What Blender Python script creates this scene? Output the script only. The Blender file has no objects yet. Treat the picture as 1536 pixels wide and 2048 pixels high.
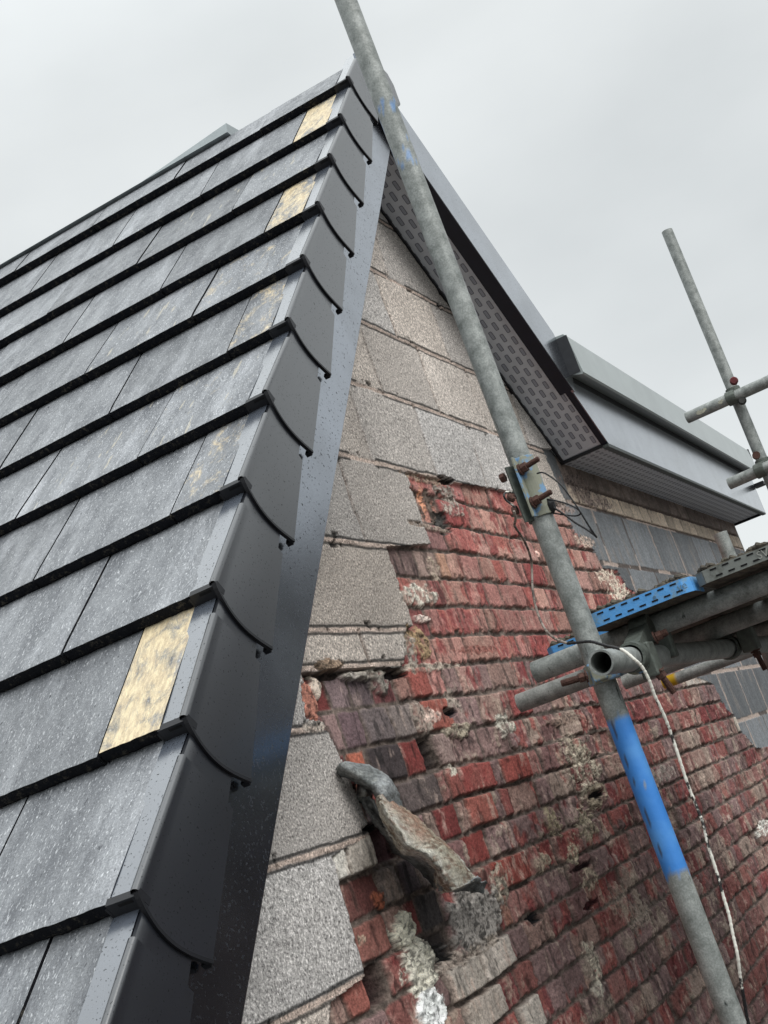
import bpy, bmesh, math, random
import numpy as np
from mathutils import Vector, Matrix
rnd = random.Random(7)
scene = bpy.context.scene
# ------------------------------------------------------------------ camera
RM = np.array([[0.40890850997413997, -0.8538682752429709, -0.3220291896774619],
               [0.07295828636399819, 0.3823382193514143, -0.9211376522941719],
               [0.9096542853862435, 0.3531663270426327, 0.21863811772346264]])
FP = 2857.456
DC = 1.264498
CP = np.array([0, -DC, 0.0])
cam_d = bpy.data.cameras.new('camera')
cam = bpy.data.objects.new('camera', cam_d)
scene.collection.objects.link(cam)
mw = Matrix.Identity(4)
for i in range(3):
    mw[i][0] = RM[0][i]; mw[i][1] = -RM[1][i]; mw[i][2] = -RM[2][i]
mw[0][3], mw[1][3], mw[2][3] = CP
cam.matrix_world = mw
cam_d.sensor_fit = 'VERTICAL'; cam_d.sensor_height = 24; cam_d.lens = FP * 24 / 2048
cam_d.clip_start = 0.02; cam_d.clip_end = 2000
scene.camera = cam
# ------------------------------------------------------------------ world, sun
SUN_DIR = Vector((-0.35, -0.75, 0.85)).normalized()      # towards the sun
world = bpy.data.worlds.new('World'); scene.world = world; world.use_nodes = True
nt = world.node_tree; nt.nodes.clear()
def N(t, ty, **kw):
    n = t.nodes.new(ty)
    for k, v in kw.items():
        if k in n.inputs: n.inputs[k].default_value = v
        else: setattr(n, k, v)
    return n
wo = N(nt, 'ShaderNodeOutputWorld')
sky = N(nt, 'ShaderNodeTexSky', sky_type='NISHITA', sun_disc=False, sun_elevation=math.asin(SUN_DIR.z),
        sun_rotation=math.atan2(SUN_DIR.x, SUN_DIR.y))
bg1 = N(nt, 'ShaderNodeBackground'); bg1.inputs[1].default_value = 0.1
nt.links.new(sky.outputs[0], bg1.inputs[0])
tc = N(nt, 'ShaderNodeTexCoord')
mp = N(nt, 'ShaderNodeMapping'); mp.inputs['Scale'].default_value = (1, 1, 2.0)
nt.links.new(tc.outputs['Generated'], mp.inputs[0])
cn = N(nt, 'ShaderNodeTexNoise'); cn.inputs['Scale'].default_value = 2.6; cn.inputs['Detail'].default_value = 6; cn.inputs['Roughness'].default_value = .45
nt.links.new(mp.outputs[0], cn.inputs[0])
cr = N(nt, 'ShaderNodeValToRGB')
cr.color_ramp.elements[0].position = .3; cr.color_ramp.elements[0].color = (.66, .695, .705, 1)
cr.color_ramp.elements[1].position = .68; cr.color_ramp.elements[1].color = (.86, .895, .90, 1)
nt.links.new(cn.outputs[0], cr.inputs[0])
sp = N(nt, 'ShaderNodeSeparateXYZ'); nt.links.new(tc.outputs['Generated'], sp.inputs[0])
zr = N(nt, 'ShaderNodeMapRange'); zr.inputs['From Min'].default_value = .5; zr.inputs['From Max'].default_value = 1.0
zr.inputs['To Min'].default_value = 1.0; zr.inputs['To Max'].default_value = 2.2
nt.links.new(sp.outputs[2], zr.inputs[0])
bg2 = N(nt, 'ShaderNodeBackground'); nt.links.new(cr.outputs[0], bg2.inputs[0]); nt.links.new(zr.outputs[0], bg2.inputs[1])
mx = N(nt, 'ShaderNodeMixShader'); mx.inputs[0].default_value = .95
nt.links.new(bg1.outputs[0], mx.inputs[1]); nt.links.new(bg2.outputs[0], mx.inputs[2]); nt.links.new(mx.outputs[0], wo.inputs[0])
sl = bpy.data.lights.new('sun', 'SUN'); sl.energy = 2.0; sl.angle = math.radians(35); sl.color = (1, .98, .95)
so = bpy.data.objects.new('sun', sl); scene.collection.objects.link(so)
so.rotation_euler = SUN_DIR.to_track_quat('Z', 'Y').to_euler()
scene.view_settings.view_transform = 'Standard'; scene.view_settings.look = 'None'
scene.view_settings.exposure = 0.0; scene.view_settings.gamma = 1.0
scene.cycles.max_bounces = 6
# ------------------------------------------------------------------ helpers
def ray(x, y): return RM.T @ np.array([(x - 768) / FP, (y - 1024) / FP, 1])
def atY(x, y, Y=0.0):
    r = ray(x, y); return CP + r * ((Y + DC) / r[1])
def atD(x, y, d): return CP + ray(x, y) * d
def atX(x, y, X):
    r = ray(x, y); return CP + r * (X / r[0])
def lin(c):
    c = np.asarray(c, float) / 255
    return np.where(c <= .04045, c / 12.92, ((c + .055) / 1.055) ** 2.4)
def L4(c, k=1.0):
    l = lin(c) * k; return (float(l[0]), float(l[1]), float(l[2]), 1)
col = scene.collection
def thing(name, label, cat, loc=(0, 0, 0), group=None):
    o = bpy.data.objects.new(name, None); col.objects.link(o); o.location = loc
    o['label'] = label; o['category'] = cat
    if group: o['group'] = group
    o.empty_display_size = .1
    return o
def tag(o, label, cat, group=None):
    o['label'] = label; o['category'] = cat
    if group: o['group'] = group
    return o
def mesh_np(name, V, F, mat, parent=None, colors=None, smooth=False, label=None):
    """V (n,3), F (m,4) quads or list of tuples"""
    me = bpy.data.meshes.new(name)
    V = np.asarray(V, np.float32)
    if isinstance(F, np.ndarray):
        me.vertices.add(len(V)); me.vertices.foreach_set('co', V.ravel())
        m, k = F.shape
        me.loops.add(m * k); me.loops.foreach_set('vertex_index', F.astype(np.int32).ravel())
        me.polygons.add(m); me.polygons.foreach_set('loop_start', np.arange(0, m * k, k, dtype=np.int32))
        me.update(calc_edges=True)
    else:
        me.from_pydata([tuple(map(float, v)) for v in V], [], F)
    if colors is not None:
        a = me.color_attributes.new('col', 'FLOAT_COLOR', 'POINT')
        c = np.ones((len(V), 4), np.float32); c[:, :colors.shape[1]] = colors
        a.data.foreach_set('color', c.ravel())
    if smooth: me.polygons.foreach_set('use_smooth', np.ones(len(me.polygons), bool))
    me.materials.append(mat)
    me.validate()
    o = bpy.data.objects.new(name, me); col.objects.link(o)
    if parent: put(o, parent)
    if label: o['label'] = label
    return o
def wloc(o):
    v = Vector(o.location)
    while o.parent: o = o.parent; v = v + o.location
    return v
def put(o, parent):
    """parent without moving: every mesh here has world coordinates in its vertices"""
    p = wloc(parent)
    o.parent = parent; o.location = o.location - p
class MB:
    def __init__(s): s.v = []; s.f = []
    def add(s, V, F):
        b = len(s.v); s.v += [tuple(map(float, p)) for p in V]; s.f += [tuple(i + b for i in q) for q in F]
    def box(s, o, ax, ay, az):
        o, ax, ay, az = map(lambda t: np.array(t, float), (o, ax, ay, az))
        V = [o, o + ax, o + ax + ay, o + ay]; V += [p + az for p in V]
        s.add(V, [(0, 3, 2, 1), (4, 5, 6, 7), (0, 1, 5, 4), (1, 2, 6, 5), (2, 3, 7, 6), (3, 0, 4, 7)])
    def prism(s, P, d):
        """polygon P (list of 3d points) extruded by d"""
        n = len(P); d = np.array(d, float); P = [np.array(p, float) for p in P]
        V = P + [p + d for p in P]
        s.add(V, [tuple(range(n))[::-1], tuple(range(n, 2 * n))] + [(i, (i + 1) % n, n + (i + 1) % n, n + i) for i in range(n)])
    def grid(s, G):
        """G (a,b,3)"""
        a, b = G.shape[:2]
        s.add(G.reshape(-1, 3), [(i * b + j, i * b + j + 1, (i + 1) * b + j + 1, (i + 1) * b + j) for i in range(a - 1) for j in range(b - 1)])
    def sweep(s, path, r, n=12, cap=True, squash=None):
        path = [np.array(p, float) for p in path]
        rings = []; ref = None
        for i, p in enumerate(path):
            t = path[min(i + 1, len(path) - 1)] - path[max(i - 1, 0)]; t = t / (np.linalg.norm(t) + 1e-12)
            if ref is None:
                ref = np.cross(t, [0, 0, 1]);
                if np.linalg.norm(ref) < .1: ref = np.cross(t, [1, 0, 0])
            ref = ref - t * (ref @ t); ref = ref / np.linalg.norm(ref); w = np.cross(t, ref)
            rr = r[i] if hasattr(r, '__len__') else r
            rings.append([p + rr * (math.cos(a) * ref + math.sin(a) * w) for a in [2 * math.pi * k / n for k in range(n)]])
        b = len(s.v); s.v += [tuple(map(float, q)) for rg in rings for q in rg]
        for i in range(len(path) - 1):
            for k in range(n):
                s.f.append((b + i * n + k, b + i * n + (k + 1) % n, b + (i + 1) * n + (k + 1) % n, b + (i + 1) * n + k))
        if cap:
            s.f.append(tuple(b + k for k in range(n))[::-1]); s.f.append(tuple(b + (len(path) - 1) * n + k for k in range(n)))
    def build(s, name, mat, parent=None, smooth=False, label=None, bevel=0, sharp=35):
        me = bpy.data.meshes.new(name); me.from_pydata(s.v, [], s.f); me.materials.append(mat)
        me.validate()
        bm = bmesh.new(); bm.from_mesh(me); bmesh.ops.recalc_face_normals(bm, faces=bm.faces)
        if bevel:
            es = [e for e in bm.edges if len(e.link_faces) == 2 and e.calc_face_angle(0) > .6]
            bmesh.ops.bevel(bm, geom=es, offset=bevel, segments=2, affect='EDGES', profile=.5)
        bm.to_mesh(me); bm.free()
        if smooth:
            me.polygons.foreach_set('use_smooth', np.ones(len(me.polygons), bool))
            me.set_sharp_from_angle(angle=math.radians(sharp))
        o = bpy.data.objects.new(name, me); col.objects.link(o)
        if parent: put(o, parent)
        if label: o['label'] = label
        return o
# --- numpy value noise
def _h(ix, iy, seed):
    h = (ix.astype(np.int64) * 374761393 + iy.astype(np.int64) * 668265263 + seed * 1442695041) & 0xffffffff
    h = ((h ^ (h >> 13)) * 1274126177) & 0xffffffff
    h = ((h ^ (h >> 16)) * 2246822519) & 0xffffffff
    return ((h ^ (h >> 15)) & 0xffff) / 65535.0
def vn(x, y, seed=0):
    ix = np.floor(x); iy = np.floor(y); fx = x - ix; fy = y - iy
    fx = fx * fx * (3 - 2 * fx); fy = fy * fy * (3 - 2 * fy)
    ix = ix.astype(np.int64); iy = iy.astype(np.int64)
    a = _h(ix, iy, seed); b = _h(ix + 1, iy, seed); c = _h(ix, iy + 1, seed); d = _h(ix + 1, iy + 1, seed)
    return (a * (1 - fx) + b * fx) * (1 - fy) + (c * (1 - fx) + d * fx) * fy
def fbm(x, y, s=0, o=4, g=.5):
    r = 0; a = 1; t = 0
    for i in range(o):
        r = r + a * vn(x * 2 ** i + 17.3 * i, y * 2 ** i + 9.1 * i, s + i * 31); t += a; a *= g
    return r / t
def sstep(a, b, x):
    t = np.clip((x - a) / (b - a), 0, 1); return t * t * (3 - 2 * t)
# ------------------------------------------------------------------ materials
def newmat(name):
    m = bpy.data.materials.new(name); m.use_nodes = True; t = m.node_tree; t.nodes.clear()
    o = N(t, 'ShaderNodeOutputMaterial'); b = N(t, 'ShaderNodeBsdfPrincipled'); t.links.new(b.outputs[0], o.inputs[0])
    return m, t, b
def noise(t, vec, scale, detail=3, rough=.5, dist=0):
    n = N(t, 'ShaderNodeTexNoise'); n.inputs['Scale'].default_value = scale; n.inputs['Detail'].default_value = detail
    n.inputs['Roughness'].default_value = rough; n.inputs['Distortion'].default_value = dist
    t.links.new(vec, n.inputs['Vector']); return n.outputs[0]
def ramp(t, fac, stops):
    r = N(t, 'ShaderNodeValToRGB'); e = r.color_ramp.elements
    while len(e) > 1: e.remove(e[-1])
    e[0].position = stops[0][0]; e[0].color = (*[stops[0][1]] * 3, 1) if not hasattr(stops[0][1], '__len__') else stops[0][1]
    for p, c in stops[1:]:
        q = e.new(p); q.color = (c, c, c, 1) if not hasattr(c, '__len__') else c
    t.links.new(fac, r.inputs[0]); return r.outputs[0]
def mixc(t, a, b, fac, mode='MIX'):
    m = N(t, 'ShaderNodeMix', data_type='RGBA', blend_type=mode)
    for s, v in ((m.inputs['A'] if False else m.inputs[6], a), (m.inputs[7], b)):
        if hasattr(v, 'is_output'): t.links.new(v, s)
        else: s.default_value = v
    if hasattr(fac, 'is_output'): t.links.new(fac, m.inputs[0])
    else: m.inputs[0].default_value = fac
    return m.outputs[2]
def bump(t, b, h, strength, dist):
    n = N(t, 'ShaderNodeBump'); n.inputs['Strength'].default_value = strength; n.inputs['Distance'].default_value = dist
    t.links.new(h, n.inputs['Height']); t.links.new(n.outputs[0], b.inputs['Normal']); return n
def objvec(t, scale=(1, 1, 1), rot=(0, 0, 0)):
    c = N(t, 'ShaderNodeTexCoord'); m = N(t, 'ShaderNodeMapping'); m.inputs['Scale'].default_value = scale; m.inputs['Rotation'].default_value = rot
    g = N(t, 'ShaderNodeNewGeometry'); t.links.new(g.outputs['Position'], m.inputs[0]); return m.outputs[0]
def attr(t):
    a = N(t, 'ShaderNodeAttribute'); a.attribute_name = 'col'; return a.outputs['Color']
def simple(name, c, rough=.6, metal=0, nscale=40, namp=.25, bscale=200, bamp=.2, bdist=.001, k=1.0, spec=.5, coat=0):
    m, t, b = newmat(name); v = objvec(t)
    f = ramp(t, noise(t, v, nscale, 5, .6), [(.3, 1 - namp), (.7, 1 + namp)])
    t.links.new(mixc(t, L4(c, k), f, 1, 'MULTIPLY'), b.inputs['Base Color'])
    b.inputs['Roughness'].default_value = rough; b.inputs['Metallic'].default_value = metal
    b.inputs['Specular IOR Level'].default_value = spec; b.inputs['Coat Weight'].default_value = coat; b.inputs['Coat Roughness'].default_value = .15
    if bamp: bump(t, b, noise(t, v, bscale, 3), bamp, bdist)
    return m
KA = 1.0
def mat_masonry(name, speck, sscale, lo, hi, bscale, bdist, rough=.9):
    m, t, b = newmat(name); v = objvec(t)
    n1 = noise(t, v, sscale, 4, .75)
    f = ramp(t, n1, [(.36, lo), (.46, .9), (.54, 1.08), (.64, hi)])
    c = mixc(t, attr(t), f, speck, 'MULTIPLY')
    t.links.new(c, b.inputs['Base Color'])
    b.inputs['Roughness'].default_value = rough; b.inputs['Specular IOR Level'].default_value = .25
    bump(t, b, noise(t, v, bscale, 4, .7), .8, bdist)
    return m
M_block = mat_masonry('concrete_block', 1.0, 190, .22, 2.1, 240, .004)
M_brick = mat_masonry('old_brick', 1.0, 150, .55, 1.4, 170, .004)
M_greyb = mat_masonry('grey_render', 1.0, 90, .75, 1.25, 150, .0025, .7)
# ------------------------------------------------------------------ the wall as a relief surface
S = 1.0
xs = [1.35]
while xs[-1] < 8.64: xs.append(xs[-1] + max(.0032, .0019 * xs[-1] * S))
xs[-1] = 8.65; xs = np.array(xs)
zs = np.concatenate([np.linspace(-5.6, -1.2, 60)[:-1], np.arange(-1.2, 2.16, .0027 * S)])
X, Z = np.meshgrid(xs, zs)              # rows = z
q = np.stack([X, np.full_like(X, DC), Z], -1) @ RM.T
PX = 768 + FP * q[..., 0] / q[..., 2]; PY = 1024 + FP * q[..., 1] / q[..., 2]
def pip(poly, x, y):
    ins = np.zeros(x.shape, bool); n = len(poly)
    for i in range(n):
        x1, y1 = poly[i]; x2, y2 = poly[(i + 1) % n]
        c = (y1 > y) != (y2 > y)
        with np.errstate(divide='ignore', invalid='ignore'):
            ins ^= c & (x < (x2 - x1) * (y - y1) / (y2 - y1 + 1e-12) + x1)
    return ins
wx = PX + (fbm(X * 45, Z * 45, 5) - .5) * 5 ; wy = PY + (fbm(X * 45, Z * 45, 55) - .5) * 4
brick_poly = [(806, 948), (860, 958), (900, 968), (1010, 984), (1100, 1000), (1128, 1026), (1144, 1054), (1157, 1079), (1187, 1100), (1206, 1137), (1235, 1141), (1252, 1174),
              (1275, 1190), (1300, 1245), (1368, 1310), (1368, 1345), (1426, 1368), (1451, 1418), (1467, 1430), (1480, 1460), (1513, 1497), (1540, 1493), (1700, 1700),
              (2600, 3000), (1200, 9000), (300, 9000), (560, 2500), (648, 2040), (650, 2010), (721, 1956), (654, 1717), (737, 1669), (650, 1467), (640, 1445), (600, 1440), (598, 1350),
              (690, 1340), (800, 1338), (806, 1262), (820, 1254), (765, 1097), (855, 1090)]
is_band = (X > 5.10) & (Z > .966)
is_brick = pip(brick_poly, wx, wy) & ~is_band
bound = [(1080, 900), (1128, 1010), (1128, 1026), (1144, 1054), (1157, 1079), (1187, 1100), (1206, 1137), (1235, 1141), (1252, 1174), (1275, 1190), (1300, 1245), (1368, 1310), (1368, 1345), (1426, 1368),
         (1451, 1418), (1467, 1430), (1480, 1460), (1513, 1497), (1540, 1493), (1700, 1700), (2600, 3000), (4000, 3000), (4000, 900)]
is_grey = pip(bound, wx, wy) & ~is_brick & ~is_band
is_block = ~(is_brick | is_grey | is_band)
H = np.zeros_like(X); COL = np.zeros(X.shape + (3,))
def mixv(mask, c):
    global COL
    m = mask[..., None]; COL = COL * (1 - m) + np.asarray(c, float) * m
# ---- concrete blocks
jz = [2.10, 1.84, 1.602, 1.376, 1.150, .917, .681, .465, .383, .262, .036, -.197, -.43, -.66, -.89, -1.12]
perps = {0: [3.5, 3.95, 4.4], 1: [3.5, 3.935, 4.38], 2: [3.80, 4.235, 4.68], 3: [3.06, 3.52, 3.945, 4.35, 4.8], 4: [2.84, 3.28, 3.72, 4.14, 4.58, 5.02], 5: [2.6, 3.06, 3.5, 4.39, 4.85],
         6: [2.39, 3.28, 4.1, 5.0], 7: [2.42, 2.85, 3.3], 8: [2.2, 2.52], 9: [2.02], 10: [1.95], 11: [1.65, 2.5], 12: [1.9], 13: [1.6, 2.1], 14: [1.8]}
zw = Z + (fbm(X * 9, Z * 9, 3) - .5) * .008
kk = np.clip(np.searchsorted(-np.array(jz), -zw) - 1, 0, 14)
jza = np.array(jz)
dj = np.minimum(np.abs(jza[kk] - zw), np.abs(zw - jza[np.clip(kk + 1, 0, 15)]))
xw = X + (fbm(X * 14, Z * 14, 8) - .5) * .022
dp = np.full_like(X, 9.0)
blkid = np.zeros(X.shape)
for k, pl in perps.items():
    m = kk == k
    dd = np.min(np.abs(xw[m][:, None] - np.array(pl)[None]), 1)
    dp[m] = dd; blkid[m] = k * 20 + np.searchsorted(pl, xw[m])
bid = _h(blkid.astype(np.int64), blkid.astype(np.int64) * 3, 4)
bid2 = _h(blkid.astype(np.int64) + 77, blkid.astype(np.int64) * 5, 9)
base = np.array([183, 176, 170.]) * (0.92 + .12 * bid)[..., None]
base[..., 0] += (bid2 - .5) * 8; base[..., 2] -= (bid2 - .5) * 8
big = fbm(X * 3, Z * 3, 11)
base *= (0.86 + .28 * big)[..., None]
Hb = .012 + (fbm(X * 60, Z * 60, 12) - .5) * .0035 + (bid - .5) * .002 - .004 * np.exp(-np.minimum(dj, dp) / .006)
hasj = fbm(X * 5, Z * 5, 21)
wj = .0055 + .003 * fbm(X * 30, Z * 30, 22)
mj = sstep(0, .003, wj - dj)
Hb = np.where(dj < wj + .003, Hb * (1 - mj) + mj * (.007 + .007 * hasj + (fbm(X * 80, Z * 80, 23) - .5) * .004), Hb)
cb = base * (1 - mj[..., None]) + mj[..., None] * (np.array([182, 165, 154.]) * (.8 + .35 * fbm(X * 25, Z * 60, 24))[..., None])
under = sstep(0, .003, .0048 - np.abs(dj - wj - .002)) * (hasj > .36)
cb *= (1 - .58 * under[..., None])  # shadow line along the bed joints, painted into the block colour
wp_ = .0045 + .006 * (hasj > .5) * fbm(X * 12, Z * 12, 25)
mpz = sstep(0, .003, wp_ - dp) * (.55 + .45 * (bid2 > .4))
Hb = Hb - mpz * .010
cb = cb * (1 - mpz[..., None]) + mpz[..., None] * np.array([112, 98, 90.])
pock = (fbm(X * 30, Z * 30, 26, 2) > .80) & (dj < .02)
Hb = np.where(pock, Hb - .008, Hb); cb = np.where(pock[..., None], cb * .45, cb)
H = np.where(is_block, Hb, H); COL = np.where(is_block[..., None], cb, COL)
# ---- bricks
cz = [1.10, 1.02, .938, .857, .775, .693, .611, .532, .453, .375, .296, .212, .128, .052, -.026, -.103, -.180, -.256, -.332, -.408, -.484, -.56, -.636, -.712, -.788, -.864, -.94, -1.016, -1.092, -1.17]
while cz[-1] > -5.7: cz.append(cz[-1] - .0765)
cz = np.array(cz)
def wallpt(x, y): p = atY(x, y, 0); return p[0], p[2]
# (x0,x1,y0,y1, colour, extra height) boxes of single bricks seen in the old gable, and dark holes with shade painted in
OV = [(619, 673, 1362, 1433, (112, 34, 32), -.012), (673, 715, 1362, 1425, (118, 96, 98), -.008), (715, 760, 1366, 1425, (84, 70, 74), -.008), (754, 804, 1367, 1421, (104, 44, 46), -.008), (812, 867, 1337, 1396, (158, 62, 50), .004),
      (655, 700, 1440, 1504, (138, 104, 100), -.004), (698, 745, 1436, 1500, (96, 72, 78), -.004), (745, 800, 1430, 1496, (92, 82, 82), 0), (800, 840, 1420, 1480, (118, 106, 100), 0), (842, 908, 1402, 1450, (160, 66, 50), .004),
      (696, 742, 1504, 1530, (184, 78, 48), -.006), (746, 821, 1495, 1560, (54, 48, 50), 0), (821, 860, 1483, 1554, (130, 36, 32), -.004), (860, 883, 1487, 1541, (34, 32, 34), -.045), (867, 912, 1467, 1525, (140, 112, 104), .004),
      (720, 745, 1560, 1640, (150, 130, 134), -.006), (792, 896, 1552, 1629, (80, 70, 68), 0), (890, 930, 1535, 1600, (146, 62, 52), .004), (925, 995, 1515, 1587, (150, 48, 42), .006), (995, 1070, 1500, 1575, (158, 54, 44), .006),
      (855, 885, 1622, 1690, (140, 112, 98), 0), (885, 933, 1617, 1683, (122, 34, 32), -.003), (933, 1004, 1605, 1667, (156, 66, 52), .006), (1004, 1036, 1590, 1650, (138, 56, 50), .004),
      (742, 808, 1658, 1733, (66, 34, 38), -.02), (925, 992, 1667, 1729, (140, 42, 36), -.006), (671, 783, 1745, 1850, (92, 40, 36), -.006), (762, 815, 1735, 1805, (112, 102, 96), 0), (815, 850, 1730, 1800, (60, 52, 58), 0), (850, 892, 1720, 1790, (92, 82, 80), 0),
      (983, 1075, 1729, 1796, (158, 50, 38), .006), (808, 854, 1808, 1875, (118, 40, 38), -.006), (854, 900, 1795, 1862, (48, 47, 48), -.008), (704, 800, 1845, 1937, (134, 70, 58), 0),
      (746, 790, 1950, 2008, (52, 26, 28), -.05), (850, 915, 1875, 1915, (50, 46, 44), -.02), (650, 700, 1975, 2048, (126, 92, 80), 0), (700, 752, 1962, 2040, (150, 68, 54), 0),
      (887, 983, 1935, 2010, (158, 150, 136), .01), (972, 1046, 1900, 1985, (176, 166, 152), .01), (925, 1025, 2005, 2060, (152, 142, 128), .01), (1020, 1088, 1970, 2048, (170, 162, 148), .01),
      (1004, 1036, 1800, 1879, (146, 84, 64), 0), (767, 846, 1097, 1167, (98, 74, 70), -.004), (842, 887, 1104, 1158, (140, 112, 100), -.004), (846, 896, 1046, 1092, (134, 84, 80), -.004), (800, 860, 1205, 1254, (132, 58, 56), -.008),
      (812, 850, 958, 1037, (176, 126, 106), -.014), (850, 880, 966, 1040, (176, 104, 84), -.014), (900, 935, 980, 1010, (172, 88, 82), 0), (875, 905, 1100, 1165, (178, 120, 88), 0), (860, 893, 1165, 1205, (150, 68, 64), 0),
      (654, 700, 1700, 1768, (184, 184, 172), .010), (700, 754, 1680, 1748, (168, 162, 148), .010), (1467, 1495, 1425, 1465, (186, 178, 158), .004), (1495, 1530, 1455, 1497, (188, 180, 162), .004), (1368, 1400, 1345, 1365, (182, 172, 158), .0), (1400, 1426, 1345, 1370, (186, 178, 164), .0)]
over = {}
for (x0, x1, y0, y1, c, dh) in OV:
    xc, yc = (x0 + x1) / 2, (y0 + y1) / 2
    Xc, Zc = wallpt(xc, yc); Xa, _ = wallpt(xc + 5, yc); dx = (Xa - Xc) / 5
    wd = max((x1 - x0) - (y1 - y0) * .22, (x1 - x0) * .6) * dx
    k = int(np.searchsorted(-cz, -Zc) - 1)
    over.setdefault(k, []).append((Xc - wd / 2, Xc + wd / 2, c, dh))
r2 = random.Random(11)
palU = [(163, 112, 101), (152, 98, 90), (168, 122, 108), (150, 78, 72), (158, 116, 106), (140, 60, 58), (160, 104, 96), (146, 104, 92)]
palL = [(124, 98, 94), (112, 88, 86), (130, 102, 92), (108, 76, 74), (122, 70, 64), (134, 116, 104), (104, 82, 80), (116, 92, 90), (128, 84, 78), (112, 54, 54)]
zb = Z + (fbm(X * 2.2, Z * 1.2, 41) - .5) * .016 + (fbm(X * 12, Z * 12, 42) - .5) * .007
kc = np.clip(np.searchsorted(-cz, -zb) - 1, 0, len(cz) - 2)
xbw = X + (fbm(X * 10, Z * 22, 43) - .5) * .018
bh = np.zeros_like(X); bc = np.zeros(X.shape + (3,)); bd = np.zeros_like(X); ish = np.zeros_like(X); redp = np.zeros_like(X); limep = np.zeros_like(X); bseed = np.zeros_like(X)
for k in range(len(cz) - 1):
    m = kc == k
    if not m.any(): continue
    ov = sorted(over.get(k, []), key=lambda t: t[0])
    E = []; x = 1.2 + r2.random() * .2; zc_ = (cz[k] + cz[k + 1]) / 2
    hdr = (k % 2 == 0)
    cells = []
    oi = 0
    while x < 8.8:
        if oi < len(ov) and x >= ov[oi][0] - .05:
            a, b_, c, dh = ov[oi]; oi += 1
            b_ = max(b_, x + .03)
            cells.append((x, b_, c, dh, 0, True)); x = b_; continue
        if k % 3 == 0 and r2.random() < .75: w = .108 + r2.uniform(-.015, .015)
        else: w = r2.choice([.215, .22, .205, .16, .11, .225, .19]) + r2.uniform(-.012, .012)
        if oi < len(ov) and x + w > ov[oi][0] - .04: w = ov[oi][0] - x if ov[oi][0] - x > .04 else w
        up = zc_ > .28 + (x - 3) * .05 + r2.uniform(-.12, .12)
        c = r2.choice(palU if up else palL)
        dh = r2.gauss(0, .0018 if up else .0035)
        if not up and r2.random() < .04: dh -= .015
        jit = r2.uniform(.93, 1.07)
        cells.append((x, x + w, tuple(v * jit for v in c), dh, r2.random(), False)); x += w
    ed = np.array([c[0] for c in cells] + [cells[-1][1]])
    xi = xbw[m]; idx = np.clip(np.searchsorted(ed, xi) - 1, 0, len(cells) - 1)
    bc[m] = np.array([c[2] for c in cells])[idx]; bh[m] = np.array([c[3] for c in cells])[idx]
    redp[m] = np.array([c[4] for c in cells])[idx]; ish[m] = np.array([float(c[5]) for c in cells])[idx]
    bseed[m] = idx + 100 * k
    dxx = np.minimum(xi - ed[idx], ed[idx + 1] - xi)
    zt = cz[k] - zb[m]; zl = zb[m] - cz[k + 1]
    rag = (fbm(X[m] * 75, Z[m] * 25, 44, 4) - .47) * .026 * (.4 + 1.1 * redp[m])      # ragged bottoms, deep in places
    wv = (fbm(X[m] * 40, Z[m] * 60, 45, 3) - .5) * .008
    bd[m] = np.minimum(np.minimum(dxx * .8 - .0026 + wv * .7, zt - .003 + wv), zl - .0045 - np.maximum(rag, -.003) * (1 - .7 * ish[m]))
lower = sstep(.45, .05, Z - (X - 3) * .06)
edge = sstep(-.001, .0045, bd)
rough = (fbm(X * 55, Z * 55, 46, 4, .6) - .5) * (.0035 + .006 * lower) + (fbm(X * 16, Z * 20, 47, 3) - .5) * (.003 + .008 * lower)
# drag marks running down the faces
drag = fbm(X * 90, Z * 14 + bseed, 48, 3)
Hk = (bh + rough * (1 - .6 * ish) - .0015 * (drag > .62)) * edge + (1 - edge) * (-.0085 + (fbm(X * 60, Z * 60, 49) - .5) * .008)
redm = .74 * sstep(.54, .66, fbm(X * 17 + redp * 9, Z * 12, 50, 4, .6) + (redp - .5) * .30 - .02) * (1 - ish) * sstep(.3, .7, fbm(X * 1.3, Z * 1.3, 51) + .12)
ds = .70 - .16 * ish[..., None]; bc = bc * ds + (.90 - ds) * bc.mean(-1, keepdims=True) + .10 * np.array([134, 98, 92.]); bc = bc * 1.06; cbk = bc * (.84 + .27 * fbm(X * 22, Z * 20, 52, 5, .6))[..., None]
redc = np.where((fbm(X * 20, Z * 20, 53) > .5)[..., None], np.array([140, 76, 70.]), np.array([114, 54, 54.]))
cbk = cbk * (1 - redm[..., None]) + redc * redm[..., None]
Hk = Hk - redm * .004 * edge
dk = sstep(.62, .74, fbm(X * 45, Z * 16, 54, 4))
cbk *= (1 - .35 * dk[..., None])
pale = sstep(.60, .76, fbm(X * 38, Z * 16, 55, 5, .62)) * (.30 + .35 * lower)
cbk = cbk * (1 - pale[..., None]) + pale[..., None] * np.array([176, 156, 144.])
lime = sstep(.58, .68, fbm(X * 13, Z * 11, 56, 6, .7)) * (.25 + .75 * lower) * (1 - .8 * ish) * .62
cbk = cbk * (1 - lime[..., None]) + lime[..., None] * (np.array([164, 152, 136.]) * (.75 + .5 * fbm(X * 90, Z * 90, 57))[..., None])
Hk = Hk + lime * .006 * (fbm(X * 90, Z * 90, 58) + .3)
mortc = np.array([92, 82, 76.]) * (.45 + .95 * fbm(X * 50, Z * 50, 59))[..., None]
cbk = cbk * edge[..., None] + mortc * (1 - edge[..., None])
H = np.where(is_brick, Hk, H); COL = np.where(is_brick[..., None], cbk, COL)
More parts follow.
